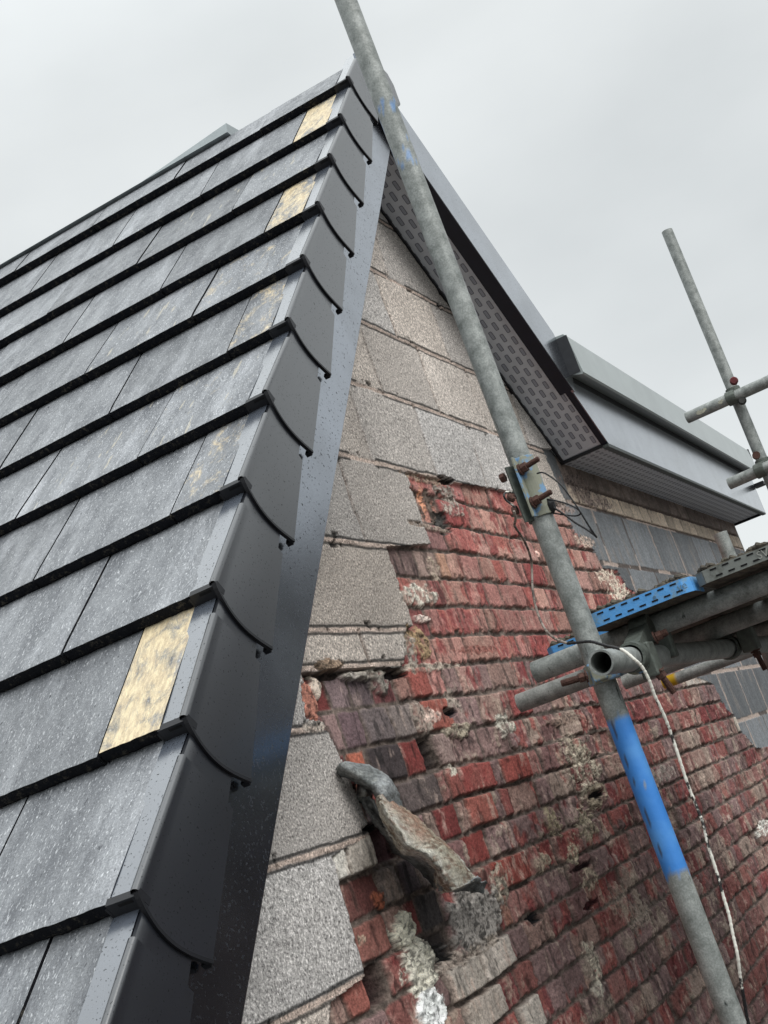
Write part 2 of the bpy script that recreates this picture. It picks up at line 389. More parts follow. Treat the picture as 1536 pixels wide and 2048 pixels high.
# ---- band of pale bricks under the soffit
bz = [1.16, 1.052, .966]
kb = (Z < 1.052).astype(int)
wb = np.where(kb == 0, .215, .165)
ph = X / wb + kb * .37 + (fbm(X * 12, Z * 12, 61) - .5) * .08
ib = np.floor(ph).astype(np.int64); db = np.minimum(ph - ib, 1 - ph + ib) * wb
rb = _h(ib, ib * 7 + kb, 62)
dzb = np.minimum(np.abs(Z - 1.052), np.abs(Z - .966))
eb = sstep(0, .006, np.minimum(db - .004, dzb - .004 + (fbm(X * 60, Z * 60, 63) - .5) * .008))
cb2 = np.where((kb == 1)[..., None], np.array([212, 194, 174.]), np.array([142, 128, 120.])) * (.85 + .25 * rb)[..., None]
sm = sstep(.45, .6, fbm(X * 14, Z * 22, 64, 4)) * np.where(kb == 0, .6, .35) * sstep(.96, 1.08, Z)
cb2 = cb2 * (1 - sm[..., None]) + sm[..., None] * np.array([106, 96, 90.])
cb2 = cb2 * eb[..., None] + (1 - eb[..., None]) * np.array([92, 80, 74.])
Hd = (.002 + (fbm(X * 40, Z * 40, 65) - .5) * .006) * eb - .009 * (1 - eb)
H = np.where(is_band, Hd, H); COL = np.where(is_band[..., None], cb2, COL)
# ---- grey blocks
rowg = np.floor((.966 - Z) / .235).astype(np.int64)
pg = X / .45 + rowg * .5 + .12 + (fbm(X * 8, Z * 8, 71) - .5) * .05
ig = np.floor(pg).astype(np.int64); dg = np.minimum(pg - ig, 1 - pg + ig) * .45
rzg = (.966 - Z) / .235 - rowg; dzg = np.minimum(rzg, 1 - rzg) * .235
rg = _h(ig, rowg * 3 + ig, 72)
eg = sstep(0, .006, np.minimum(dg - .006, dzg - .006 + (fbm(X * 50, Z * 50, 73) - .5) * .008))
cg = (np.array([112, 115, 118.]) * (.85 + .28 * rg)[..., None]) * (.86 + .28 * fbm(X * 45, Z * 5, 74, 4))[..., None]
st = sstep(.6, .75, fbm(X * 22, Z * 9, 75, 4)); cg = cg * (1 - .35 * st[..., None]) + .35 * st[..., None] * np.array([150, 138, 128.])
jc = np.where((fbm(X * 4, Z * 4, 76) > .47)[..., None], np.array([172, 156, 146.]), np.array([88, 80, 76.]))
cg = cg * eg[..., None] + jc * (1 - eg[..., None])
Hg = (.002 + (fbm(X * 30, Z * 30, 77) - .5) * .004) * eg + (1 - eg) * (-.004 + .008 * fbm(X * 40, Z * 40, 78))
H = np.where(is_grey, Hg, H); COL = np.where(is_grey[..., None], cg, COL)
# ---- plaster, mortar and lime patches, and dark recesses with their shade in the colour (px centre, px radii, colour, height, roughness of outline)
def patch(cx, cy, rx, ry, c, h=.0, rag=.5, ang=-20, fr=30, seed=0, hr=.006, alpha=1.0, var=.35):
    global H, COL
    Xc, Zc = wallpt(cx, cy); Xa, _ = wallpt(cx + 5, cy + (-2)); sx = (Xa - Xc) / 5
    h = h * .30 if h > 0 else h * .8; rag = rag * 1.35; fr = fr * 1.5; var = .55; hr = hr * .8
    rX = rx * sx; rZ = ry / 1060 * (2.9 / 2.9) * (np.hypot(Xc, DC) / 2.75)
    u = (X - Xc) / rX; v = (Z - Zc) / rZ
    bb = (np.abs(u) < 2.2) & (np.abs(v) < 2.2)
    if not bb.any(): return
    Xb, Zb = X[bb], Z[bb]
    d = np.sqrt(u[bb] ** 2 + v[bb] ** 2) + (fbm(Xb * fr, Zb * fr, 80 + seed, 4, .6) - .5) * 2 * rag
    m = sstep(1.0, .9, d) * alpha
    if seed not in (43, 49, 50, 51, 15, 16, 18, 19, 20, 25, 41) and h >= 0: m = m * (.35 + .65 * sstep(.40, .52, fbm(Xb * 75, Zb * 60, 130 + seed, 4, .65)))
    m2 = sstep(1.0, .78, d)
    cc = np.asarray(c, float) * (1 - var / 2 + var * fbm(Xb * 60, Zb * 60, 90 + seed, 5, .7))[..., None] * (1 - .45 * sstep(.56, .66, fbm(Xb * 110, Zb * 110, 150 + seed, 3, .6)))[..., None]
    COL[bb] = COL[bb] * (1 - m[..., None]) + cc * m[..., None]
    H[bb] = H[bb] * (1 - .75 * m * (h != 0)) + m2 * h + m * (fbm(Xb * 50, Zb * 50, 95 + seed, 4, .65) - .5) * hr * 2
P = patch
P(905, 1015, 18, 22, (168, 156, 146), .010, .5, seed=1); P(885, 1045, 12, 30, (70, 68, 66), -.02, .4, seed=2); P(892, 985, 18, 16, (140, 132, 124), .012, .6, seed=3, hr=.015); P(886, 962, 12, 8, (50, 42, 40), -.02, .4, seed=4)
P(833, 1000, 8, 40, (84, 70, 64), -.012, .7, seed=5); P(862, 1005, 7, 36, (96, 84, 76), -.01, .7, seed=6); P(846, 990, 5, 38, (206, 150, 122), .0, .6, seed=106)
P(846, 960, 40, 8, (158, 140, 124), .008, .4, seed=107); P(860, 1055, 40, 7, (156, 140, 128), .006, .4, seed=108)
P(833, 1190, 36, 24, (190, 184, 172), .008, .5, seed=7); P(845, 1237, 12, 8, (206, 190, 180), .008, .4, seed=8)
P(870, 1140, 9, 30, (150, 136, 122), .006, .5, seed=9); P(835, 1285, 24, 34, (150, 128, 100), .012, .5, seed=10, hr=.012); P(818, 1300, 12, 36, (150, 142, 132), .014, .4, seed=11)
P(850, 1335, 60, 10, (158, 146, 134), .010, .5, seed=12); P(740, 1350, 30, 12, (142, 136, 126), .022, .4, seed=13, hr=.012); P(760, 1368, 16, 26, (132, 126, 118), .018, .5, seed=14)
P(645, 1334, 30, 14, (146, 126, 108), .045, .35, seed=15, hr=.012); P(648, 1352, 34, 9, (62, 52, 48), -.02, .4, seed=16); P(705, 1352, 24, 9, (150, 144, 136), .03, .3, seed=17); P(790, 1350, 22, 10, (52, 46, 46), -.03, .4, seed=18)
P(614, 1400, 18, 42, (176, 122, 106), .018, .35, seed=19); P(632, 1375, 8, 28, (198, 184, 170), .02, .35, seed=20); P(625, 1455, 26, 14, (178, 168, 158), .012, .4, seed=21)
P(845, 1440, 18, 40, (146, 134, 124), .006, .6, seed=22); P(862, 1432, 14, 14, (206, 180, 168), .01, .5, seed=23); P(915, 1462, 26, 17, (152, 142, 126), .022, .4, seed=24, hr=.012); P(900, 1425, 12, 12, (30, 30, 34), -.03, .4, seed=25)
P(902, 1540, 8, 14, (196, 190, 176), .006, .5, seed=26); P(906, 1402, 12, 30, (150, 138, 128), .0, .5, seed=27)
P(1010, 1450, 15, 26, (176, 172, 160), .010, .55, seed=28, hr=.012); P(1150, 1500, 22, 34, (158, 148, 132), .012, .6, seed=29, hr=.014); P(1170, 1545, 26, 42, (170, 160, 144), .012, .6, seed=30, hr=.016); P(1192, 1590, 22, 22, (150, 138, 120), .010, .6, seed=31, hr=.014)
P(1105, 1640, 16, 28, (150, 138, 116), .008, .6, seed=32, hr=.012); P(1170, 1650, 22, 30, (146, 136, 118), .008, .6, seed=33, hr=.012); P(1145, 1705, 12, 22, (178, 166, 144), .006, .6, seed=34)
P(1180, 1760, 14, 26, (166, 152, 134), .006, .6, seed=35); P(1185, 1920, 12, 40, (182, 172, 156), .008, .55, seed=36); P(1195, 1980, 12, 20, (190, 182, 168), .008, .5, seed=37); P(1240, 1800, 20, 30, (150, 138, 124), .004, .6, seed=38, alpha=.7)
P(1528, 1655, 14, 14, (206, 204, 196), .008, .4, seed=39); P(1085, 1725, 16, 16, (160, 146, 128), .008, .6, seed=40); P(1280, 1830, 22, 30, (146, 134, 122), .004, .6, seed=41, alpha=.7); P(1200, 2020, 40, 18, (140, 128, 116), .006, .6, seed=42, alpha=.8)
P(955, 1835, 50, 62, (138, 133, 128), .020, .35, seed=43, fr=18, hr=.01); P(960, 1893, 44, 12, (150, 140, 130), .018, .5, seed=44, hr=.014); P(1000, 1770, 20, 40, (158, 148, 134), .012, .4, seed=45)
P(905, 1925, 28, 18, (156, 144, 134), .016, .5, seed=46, hr=.012); P(884, 1905, 24, 18, (46, 44, 44), -.03, .4, seed=47); pass
P(806, 1860, 26, 33, (196, 192, 176), .028, .35, seed=49, hr=.018, fr=40); P(834, 1935, 34, 56, (200, 196, 182), .030, .4, seed=50, hr=.02, fr=40); P(860, 2020, 30, 44, (222, 224, 222), .034, .25, seed=51, hr=.014, fr=40)
P(758, 1798, 14, 22, (146, 88, 68), .004, .5, seed=52); P(725, 1880, 10, 14, (150, 132, 116), .004, .5, seed=53); P(742, 1655, 18, 10, (40, 36, 38), -.03, .4, seed=54)
P(1215, 1155, 20, 16, (196, 182, 166), .006, .6, seed=55); P(1240, 1185, 16, 26, (200, 188, 172), .006, .6, seed=56); P(1170, 1085, 16, 14, (184, 164, 150), .006, .5, seed=57)
P(1095, 1010, 40, 14, (168, 150, 142), .008, .5, seed=58); P(1185, 1000, 30, 20, (152, 134, 126), .006, .6, seed=59); P(1150, 965, 24, 24, (128, 114, 108), .006, .6, seed=60)
P(1180, 1810, 18, 8, (60, 30, 32), -.02, .5, seed=61); P(1195, 1588, 16, 8, (36, 32, 32), -.03, .5, seed=62); P(1068, 1838, 14, 12, (40, 40, 42), -.03, .4, seed=63); P(1160, 1735, 20, 7, (50, 34, 36), -.02, .5, seed=64); P(1165, 1480, 10, 8, (120, 110, 104), .01, .5, seed=65)
P(1075, 1108, 4, 9, (206, 170, 158), .002, .3, seed=66); P(955, 1300, 40, 8, (128, 84, 76), .0, .6, seed=67); P(1130, 1440, 30, 10, (126, 108, 98), .006, .6, seed=68)
P(1455, 1640, 10, 8, (170, 150, 140), .004, .6, seed=69); P(1404, 1558, 6, 6, (190, 170, 156), .004, .5, seed=70); P(1330, 1545, 20, 14, (150, 142, 134), .004, .6, seed=71, alpha=.8); P(1440, 1700, 18, 20, (142, 122, 112), .004, .6, seed=72, alpha=.7)
# dirt washed down the blocks below the soffit
H[(is_block | is_band | is_grey) & (Z > 1.8)] += 0
COL = np.where((is_brick)[..., None], COL * 1.12, COL)
ALB = lin(np.clip(COL, 0, 255)) * 1.15
# ---- write the parts of the wall
nx = len(xs); nz = len(zs)
V = np.stack([X, -H, Z], -1).reshape(-1, 3); CA = ALB.reshape(-1, 3)
ii, jj = np.meshgrid(np.arange(nz - 1), np.arange(nx - 1), indexing='ij')
f0 = ii * nx + jj
F = np.stack([f0, f0 + 1, f0 + nx + 1, f0 + nx], -1)
zc_ = Z[:-1, :-1]; xc_ = X[:-1, :-1]
APX, APZ = 3.857, 2.0
SL, SR = .9709, .675
topz = np.minimum(1.682 + SL * (xc_ - 3.575) + .08, np.where(xc_ < 5.14, 1.887 - SR * (xc_ - 4.095) + .01, 1.15))
# ------------------------------------------------------------------ the house
house = thing('house', 'gable end of a brick and block house being re-roofed with dark slate-look tiles', 'house', (3.5, 1.0, -5.6))
def sub(name, mask, mat, label=None):
    m = mask[:-1, :-1] & (zc_ < topz)
    Fm = F[m].reshape(-1, 4); u, inv = np.unique(Fm, return_inverse=True)
    return mesh_np(name, V[u], inv.reshape(Fm.shape), mat, house, CA[u], True, label)
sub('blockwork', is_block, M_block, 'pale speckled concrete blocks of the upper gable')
sub('brickwork', is_brick, M_brick, 'weathered red brickwork with ragged spalled faces')
sub('grey_blockwork', is_grey, M_greyb, 'grey blue blocks of the dormer wall')
sub('brick_band', is_band, M_greyb, 'row of cream bricks under the box soffit')
# core of the building behind the faces
M_core = simple('core_wall', (120, 100, 92), .9)
mb = MB()
eaveX = -.6
prof = [(eaveX + .15, -5.6), (8.63, -5.6), (8.63, 1.13), (5.14, 1.13), (3.86, 1.98), (eaveX + .15, 1.98 - (3.86 - eaveX - .15) * SL)]
mb.prism([(x, .06, z) for x, z in prof], (0, 7.5, 0)); mb.build('inner_wall', M_core, house)
mb = MB(); mb.box((8.632, -.004, -5.6), (.02, 0, 0), (0, .5, 0), (0, 0, 6.73)); mb.build('corner_trim', simple('corner_render', (170, 166, 158), .8), house)
# ---- roof tiles
GV = [(1.520, .053), (1.748, .266), (1.948, .476), (2.159, .678), (2.372, .881), (2.596, 1.086), (2.800, 1.289), (3.014, 1.492), (3.226, 1.699), (3.430, 1.896), (3.627, 2.097)]
TL = np.array([.7175, 0, .6966]); NL = np.array([-.6966, 0, .7175])     # up the slope, out of the slope
YV = -.200
G = .296
def vpt(k):
    if 0 <= k <= 10:
        i = int(math.floor(k)); j = min(i + 1, 10); a = k - i
        return np.array([GV[i][0] * (1 - a) + GV[j][0] * a, YV, GV[i][1] * (1 - a) + GV[j][1] * a])
    b = 0 if k < 0 else 10
    return np.array([GV[b][0], YV, GV[b][1]]) + TL * G * (k - b)
TH = .0255
m, t, b = newmat('roof_tile')
at_ = N(t, 'ShaderNodeAttribute'); at_.attribute_name = 'col'
sepc = N(t, 'ShaderNodeSeparateColor'); t.links.new(at_.outputs['Color'], sepc.inputs[0])
# slope-aligned coordinates: rotate about Y so that x runs up the slope
v1 = objvec(t, (1, 1, 1), (0, math.atan2(TL[2], TL[0]), 0))
def scl(t, v, s, rot=(0, 0, 0)):
    mm = N(t, 'ShaderNodeMapping'); mm.inputs['Scale'].default_value = s; mm.inputs['Rotation'].default_value = rot; t.links.new(v, mm.inputs[0]); return mm.outputs[0]
v2 = scl(t, v1, (1, 3.2, 1), (0, 0, math.radians(-28)))
basec = mixc(t, L4((99, 102, 107)), L4((140, 143, 147)), ramp(t, noise(t, v2, 6, 7, .7), [(.36, 0), (.66, 1)]))
basec = mixc(t, basec, L4((176, 179, 184)), ramp(t, noise(t, scl(t, v1, (.35, 1.6, 1), (0, 0, math.radians(-12))), 5, 8, .72), [(.52, 0), (.68, .75)]))
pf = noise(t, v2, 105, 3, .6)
glint = ramp(t, pf, [(.585, 0), (.66, .62)])
basec = mixc(t, basec, L4((222, 225, 228)), glint)  # highlights of the rough tile surface painted as pale flecks
dkf = ramp(t, noise(t, scl(t, v1, (1, 2.5, 1), (0, 0, math.radians(-20))), 75, 2, .5), [(.27, .8), (.33, 0)])
basec = mixc(t, basec, L4((42, 46, 54)), dkf)
# fine multi-grain
basec = mixc(t, basec, ramp(t, noise(t, v1, 320, 3, .7), [(.3, .62), (.7, 1.3)]), 1, 'MULTIPLY')
basec = mixc(t, basec, ramp(t, sepc.outputs[1], [(0, .78), (1, 1.18)]), 1, 'MULTIPLY')      # tone of each tile
# yellow stain
n_st = noise(t, scl(t, v1, (1, 1.7, 1)), 11, 10, .78, .5)
n_st2 = noise(t, scl(t, v1, (.12, 1, 1)), 60, 3, .6)
stm = N(t, 'ShaderNodeMath', operation='ADD'); t.links.new(n_st, stm.inputs[0]); t.links.new(sepc.outputs[0], stm.inputs[1])
hm = N(t, 'ShaderNodeMath', operation='MULTIPLY'); hm.inputs[1].default_value = .5; t.links.new(stm.outputs[0], hm.inputs[0])
stf = ramp(t, hm.outputs[0], [(.46, 0), (.53, .9)])
yel = mixc(t, L4((240, 222, 182)), L4((204, 184, 150)), ramp(t, noise(t, v2, 40, 5, .7), [(.4, 0), (.6, 1)]))
basec = mixc(t, basec, yel, stf)
drm = N(t, 'ShaderNodeMath', operation='ADD'); t.links.new(n_st2, drm.inputs[0]); t.links.new(sepc.outputs[2], drm.inputs[1])
hm2 = N(t, 'ShaderNodeMath', operation='MULTIPLY'); hm2.inputs[1].default_value = .5; t.links.new(drm.outputs[0], hm2.inputs[0])
basec = mixc(t, basec, L4((186, 180, 164)), ramp(t, hm2.outputs[0], [(.555, 0), (.575, .75)]))
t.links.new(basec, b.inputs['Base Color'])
rr = ramp(t, noise(t, v1, 30, 4), [(.35, .32), (.65, .6)]); t.links.new(rr, b.inputs['Roughness'])
bump(t, b, mixc(t, noise(t, v2, 95, 4, .65), noise(t, v1, 220, 3, .6), .4), .8, .003)
M_tile = m
m, t, b = newmat('tile_front_edge'); v = objvec(t)
t.links.new(mixc(t, L4((22, 24, 30)), L4((112, 106, 94)), ramp(t, noise(t, v, 70, 7, .8), [(.54, 0), (.74, 1)])), b.inputs['Base Color'])
b.inputs['Roughness'].default_value = .9; b.inputs['Specular IOR Level'].default_value = .2; bump(t, b, noise(t, v, 190, 4, .7), 1, .006)
M_edge = m
TV = []; TF = []; TC = []; EV = []; EF = []
nu, nw = 10, 26
stain = {1: .50, 3: .345, 5: .365, 7: .49, 9: .53, 6: .33, 4: .28}
yend = 6.2
ROOF_TOP_U = .19
for k in range(-9, 11):
    P0 = vpt(k) - TL * .004; P1 = vpt(k + 1)
    sl_ = P1 - P0; gl = np.linalg.norm(sl_)
    dirr = sl_ / gl; nrm = np.array([-dirr[2], 0, dirr[0]])
    L = gl + .03 if k < 10 else .175
    off = -.04 if k % 2 else .113
    edges = [-.155 + .0]
    y = off
    while y < yend: edges.append(y); y += .318
    rt = random.Random(100 + k)
    for e in range(len(edges) - 1):
        ya, yb = edges[e] + .0024, edges[e + 1] - .0024
        first = e == 0
        s_ = (stain.get(k, 0) if first else 0.0) + (0.05 * rt.random())
        if not first and rt.random() < .15: s_ += .2
        tone = rt.random(); dr = .47 if (k in (8, 6, 4) and e <= 1) else 0
        dz = rt.uniform(-.0012, .0012); du = rt.uniform(-.002, .002)
        base = len(TV)
        us = np.linspace(0, 1, nu); ws = np.linspace(0, 1, nw)
        for ui, uu in enumerate(us):
            for w in ws:
                yy = ya + (yb - ya) * w
                jit = (float(vn(np.array([yy * 160.]), np.array([k * 7.3]), 5)[0]) - .5) * .0022 + (float(vn(np.array([yy * 45.]), np.array([k * 3.3]), 6)[0]) - .5) * .001 if ui == 0 else 0
                p = P0 + dirr * (uu * L + (du if ui == 0 else 0) + jit) + nrm * (-TH * uu * (L / gl) + dz - (.0012 if ui == 0 else 0))
                TV.append((p[0], yy, p[2])); TC.append((s_, tone, dr))
        for i in range(nu - 1):
            for j in range(nw - 1):
                a = base + i * nw + j; TF.append((a, a + 1, a + nw + 1, a + nw))
        # front edge and underside of the tile
        b0 = len(EV)
        for r in range(4):
            for j, w in enumerate(ws):
                top = np.array(TV[base + j]); yy = top[1]
                jj_ = (float(vn(np.array([yy * 120.]), np.array([k * 7.3 + r * 3.1]), 15)[0]) - .5) * .003
                d = [0, .34, .70, 1.0][r]
                p = top - nrm * (TH - .001) * d + (dirr * (.004 if r == 3 else -.001) + dirr * jj_ * (r > 0))
                EV.append((p[0], yy, p[2]))
        for r in range(3):
            for j in range(nw - 1):
                a = b0 + r * nw + j; EF.append((a, a + nw, a + nw + 1, a + 1))
        # side walls of the tile so that joints read dark
        for side in (0, nw - 1):
            c0 = len(EV)
            for uu_i in (0, nu - 1):
                top = np.array(TV[base + uu_i * nw + side]); EV.append(tuple(top)); EV.append(tuple(top - nrm * .026))
            EF.append((c0, c0 + 1, c0 + 3, c0 + 2))
TV = np.array(TV); TC = np.array(TC)
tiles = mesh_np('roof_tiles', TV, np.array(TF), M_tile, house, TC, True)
edge_o = mesh_np('tile_front_edge', np.array(EV), np.array(EF), M_edge, tiles, None, False)
# roof underlay below the tiles, right slope and flat dormer roof
M_dark = simple('roof_membrane', (58, 62, 68), .7)
mb = MB()
a = vpt(-9.2); c = vpt(10.35)
mb.prism([a - NL * .055 + np.array([0, .03, 0]), c - NL * .055 + np.array([0, .03, 0]), c - NL * .034 + np.array([0, .03, 0]), a - NL * .034 + np.array([0, .03, 0])], (0, yend + .2, 0))
rt0 = np.array([3.84, -.16, 2.215]); rt1 = np.array([5.05, -.16, 2.215 - 1.21 * .66])
dn = np.array([-.55, 0, -.83]) * .05
mb.prism([rt0, rt1, rt1 + dn, rt0 + dn], (0, yend + .2, 0))
mb.box((4.95, -.15, 1.40), (3.72, 0, 0), (0, yend + .2, 0), (0, 0, .06))
mb.build('roof_deck', M_dark, house)
# ---- ridge
M_zinc = simple('ridge_metal', (150, 158, 160), .4, .2, 20, .12)
yr0 = .262
tp = vpt(10) + TL * .172
mb = MB()
def rfl(y, h, w): return [np.array([tp[0] - .012, y, tp[2] - .012 + .002]), np.array([tp[0] + .004, y, tp[2] + h]), np.array([tp[0] + .004 + w, y, tp[2] + h + .004]), np.array([tp[0] + w + .02, y, tp[2] - .03])]
Ga = rfl(yr0, .028, .10); Gb = rfl(.72, -.010, .10); Gc = rfl(yend, -.03, .10)
mb.add(Ga + Gb + Gc, [(0, 1, 2, 3)[::-1]] + [(i, (i + 1) % 4, 4 + (i + 1) % 4, 4 + i) for i in range(4)] + [(4 + i, 4 + (i + 1) % 4, 8 + (i + 1) % 4, 8 + i) for i in range(4)] + [(8, 9, 10, 11)])
mb.build('ridge_capping', M_zinc, house)
# ---- glossy anthracite trim
def gloss(name, c=(46, 50, 58), rough=.16, spk=0.5, ior=1.7, drops=140, coat=.5, dk=.6, th=.31):
    m, t, b = newmat(name); v = objvec(t)
    vo = N(t, 'ShaderNodeTexVoronoi'); vo.inputs['Scale'].default_value = drops; t.links.new(v, vo.inputs['Vector'])
    dn_ = noise(t, v, drops, 2, .5)
    dots = ramp(t, dn_, [(th, 1), (th + .05, 0)])
    cc = mixc(t, L4(c), L4([x * dk for x in c]), dots)
    cc = mixc(t, cc, ramp(t, noise(t, v, 8, 4), [(.3, .85), (.7, 1.15)]), 1, 'MULTIPLY')
    t.links.new(cc, b.inputs['Base Color']); b.inputs['IOR'].default_value = ior
    t.links.new(mixc(t, (rough,) * 3 + (1,), (.75, .75, .75, 1), mixc(t, (0, 0, 0, 1), dots, spk)), b.inputs['Roughness'])
    sm = mixc(t, (.5,) * 3 + (1,), (.12,) * 3 + (1,), dots)
    t.links.new(sm, b.inputs['Specular IOR Level'])
    cwt = mixc(t, (coat,) * 3 + (1,), (coat * .25,) * 3 + (1,), dots); t.links.new(cwt, b.inputs['Coat Weight']); b.inputs['Coat Roughness'].default_value = rough
    bump(t, b, noise(t, v, 160, 3), .10, .0008)
    return m
M_fascia = gloss('anthracite_fascia', (146, 152, 162), .2, .8, 1.6, 170, .6, .5, .305); M_fascia.node_tree.nodes['Principled BSDF'].inputs['Metallic'].default_value = 1.0
M_cap = gloss('verge_plastic', (26, 29, 36), .30, .4, 2.1, 240, .35, .6, .295)
M_flange = gloss('flange_lit_plastic', (84, 90, 100), .22, .5, 2.0, 240, 1.0, .4)  # lighter copy of the cap plastic, sky sheen put into its colour
M_black = simple('black_plastic', (17, 18, 24), .5, 0, 60, .15)
M_green = simple('fascia_edge', (62, 68, 66), .5)
# left barge board: front face at Y=-.18, .24 deep perpendicular to the slope
def along(P, Q, s): return P + (Q - P) * s
YF = -.180
lb0 = np.array([1.520, YF, .057]) - TL * 2.6; lb1 = np.array([3.60, YF, .057 + (3.60 - 1.52) * SL])
botL = lambda x: 1.682 + SL * (x - 3.575)
mb = MB()
x0, x1 = -.4, 3.857
P = [(x0, YF, botL(x0)), (x1, YF, botL(x1)), (x1, YF, 2.17), (3.66, YF, botL(3.66) + .30), (x0, YF, botL(x0) + .30)]
mb.prism(P, (0, .022, 0)); mb.build('barge_board', M_fascia, house, bevel=.0015, label='dark glossy barge board under the left verge caps')
# soffit under the left verge
M_soff = simple('soffit_panel', (214, 219, 228), .45, 0, 20, .06)
mb = MB(); mb.prism([(x0, YF + .023, botL(x0) + .02), (x1, YF + .023, botL(x1) + .02), (x1, YF + .023, botL(x1) + .03), (x0, YF + .023, botL(x0) + .03)], (0, .157, 0))
mb.build('soffit', M_soff, house)
# ---- verge caps
def verge_cap(k, last=False):
    P0 = vpt(k); P1 = vpt(k + 1) if k < 10 else vpt(10) + TL * G
    d = P1 - P0; g = np.linalg.norm(d); d = d / g; dn_ = np.array([d[2], 0, -d[0]])   # dn: into the roof (down, perpendicular)
    P0 = P0 + np.array([0, 0, 0])
    yo = YV
    DV = .161
    def W(u, y, v):
        vt = (TH - .004) * max(u, 0) / g; vb = DV - .10 * max(u, 0)
        vv = vt + v if v <= .004 else vt + (v - .004) / (DV - .004) * (vb - vt - .004) + .004
        return P0 + d * u + dn_ * vv + np.array([0, y - YV, 0])
    def uf(tt): return -.024 * math.sin(math.pi * tt ** .85) + .006 * tt
    mb = MB()
    u1 = g * .80 if not last else g * .62
    # outer side face + flange, as one sheet: profile from lower outer edge up round the corner to the inner flange
    prof = [(0, DV), (0, .125), (0, .10), (0, .075), (0, .05), (0, .025), (0, .006), (-.0012, -.0005), (.001, -.004), (.005, -.0055), (.010, -.004), (.0125, .0015), (.0135, .0025)]
    ns = 8
    Gd = np.zeros((ns, len(prof), 3))
    for j, (yy, v) in enumerate(prof):
        tt = max(v, 0) / DV
        for i in range(ns):
            s = i / (ns - 1)
            ua = uf(tt); bulge = .0015 * math.sin(math.pi * min(1, tt)) 
            Gd[i, j] = W(ua + (u1 - ua) * s, yo + yy - bulge * (1 if yy == 0 else 0), v)
    mb.grid(Gd)
    Gi = Gd.copy(); Gi[..., 1] += .003
    mb.grid(Gi[:, :7][:, ::-1])
    fl = MB(); Gf = np.zeros((4, 3, 3))
    for j, (yy, v) in enumerate(((.0135, .0025), (.034, .0022), (.056, .0028))):
        for i in range(4): Gf[i, j] = W((g * .985) * i / 3, yo + yy, v - .0008)
    fl.grid(Gf)
    if not last:
        # narrower underlapping end that slides below the next cap
        u2 = g * 1.02
        Gu = np.zeros((4, 8, 3)); pr2 = [(.003, DV - .014), (.003, .11), (.003, .07), (.003, .03), (.003, .008), (.0045, .001), (.014, .0035)]
        Gu = np.zeros((4, len(pr2), 3))
        for j, (yy, v) in enumerate(pr2):
            for i in range(4): Gu[i, j] = W(u1 + (u2 - u1) * i / 3, yo + yy, v)
        mb.grid(Gu)
        # step line between the two, with its little notch
        Gs = np.zeros((2, 7, 3))
        for j in range(7):
            v = DV * (1 - j / 6)
            Gs[0, j] = W(u1, yo, v); Gs[1, j] = W(u1 + .0015, yo + .003, v)
        mb.grid(Gs)
    o = mb.build('verge_cap', M_cap, house, smooth=True, sharp=50)
    fl.build('flange', M_flange, o)
    # black front lip following the curved front edge, and the clip under the flange
    mb = MB()
    n = 22
    for w0, w1, ya, yb in ((-.0045, .0008, -.0022, .005),):
        Gl = np.zeros((5, n, 3))
        for i in range(n):
            tt = i / (n - 1); v = DV * tt
            u = uf(tt); du = (uf(min(1, tt + .02)) - uf(max(0, tt - .02))) / (DV * .04)
            nn = np.array([1, -du]) / math.hypot(1, du)      # normal in (u,v)
            for a_, (w, yy) in enumerate(((w1, yb), (w1, ya), (w0, ya), (w0, yb), (w1, yb))):
                Gl[a_, i] = W(u + nn[0] * w, yo + yy, v + nn[1] * w - .001)
        mb.grid(Gl)
    c = MB(); c.box(W(-.0065, yo - .001, .0005), d * .012, (0, .052, 0), dn_ * .0235)
    c.box(W(-.0065, yo + .052 - .0005, .006), d * .010, (0, .004, 0), dn_ * .018)
    mb.v, b0 = mb.v, len(mb.v)
    mb.add(c.v, c.f)
    lip = mb.build('front_lip', M_black, o)
    s_ = MB(); s_.box(W(-.0072, yo + .012, .0045), d * .001, (0, .022, 0), dn_ * .0045); s_.build('clip_slot', simple_void, o)
    e_ = MB(); e_.box(W(.0, yo + .002, DV - .006), d * .012, (0, .012, 0), dn_ * .009); e_.build('tail_hook', M_black, o)
    return o
simple_void = simple('slot_void', (4, 4, 6), .9, 0, 10, 0, bamp=0)
for k in range(-4, 11): verge_cap(k, k == 10)
# end cap of the ridge, seen beyond the scaffold tube
mb = MB()
rp = [(3.80, 2.15), (3.82, 2.22), (3.88, 2.262), (3.95, 2.275), (4.01, 2.262), (4.035, 2.225), (4.03, 2.15), (3.90, 2.11)]
mb.prism([(x, -.21, z) for x, z in rp], (0, .10, 0)); mb.build('ridge_end_cap', M_cap, house, bevel=.006, smooth=True)
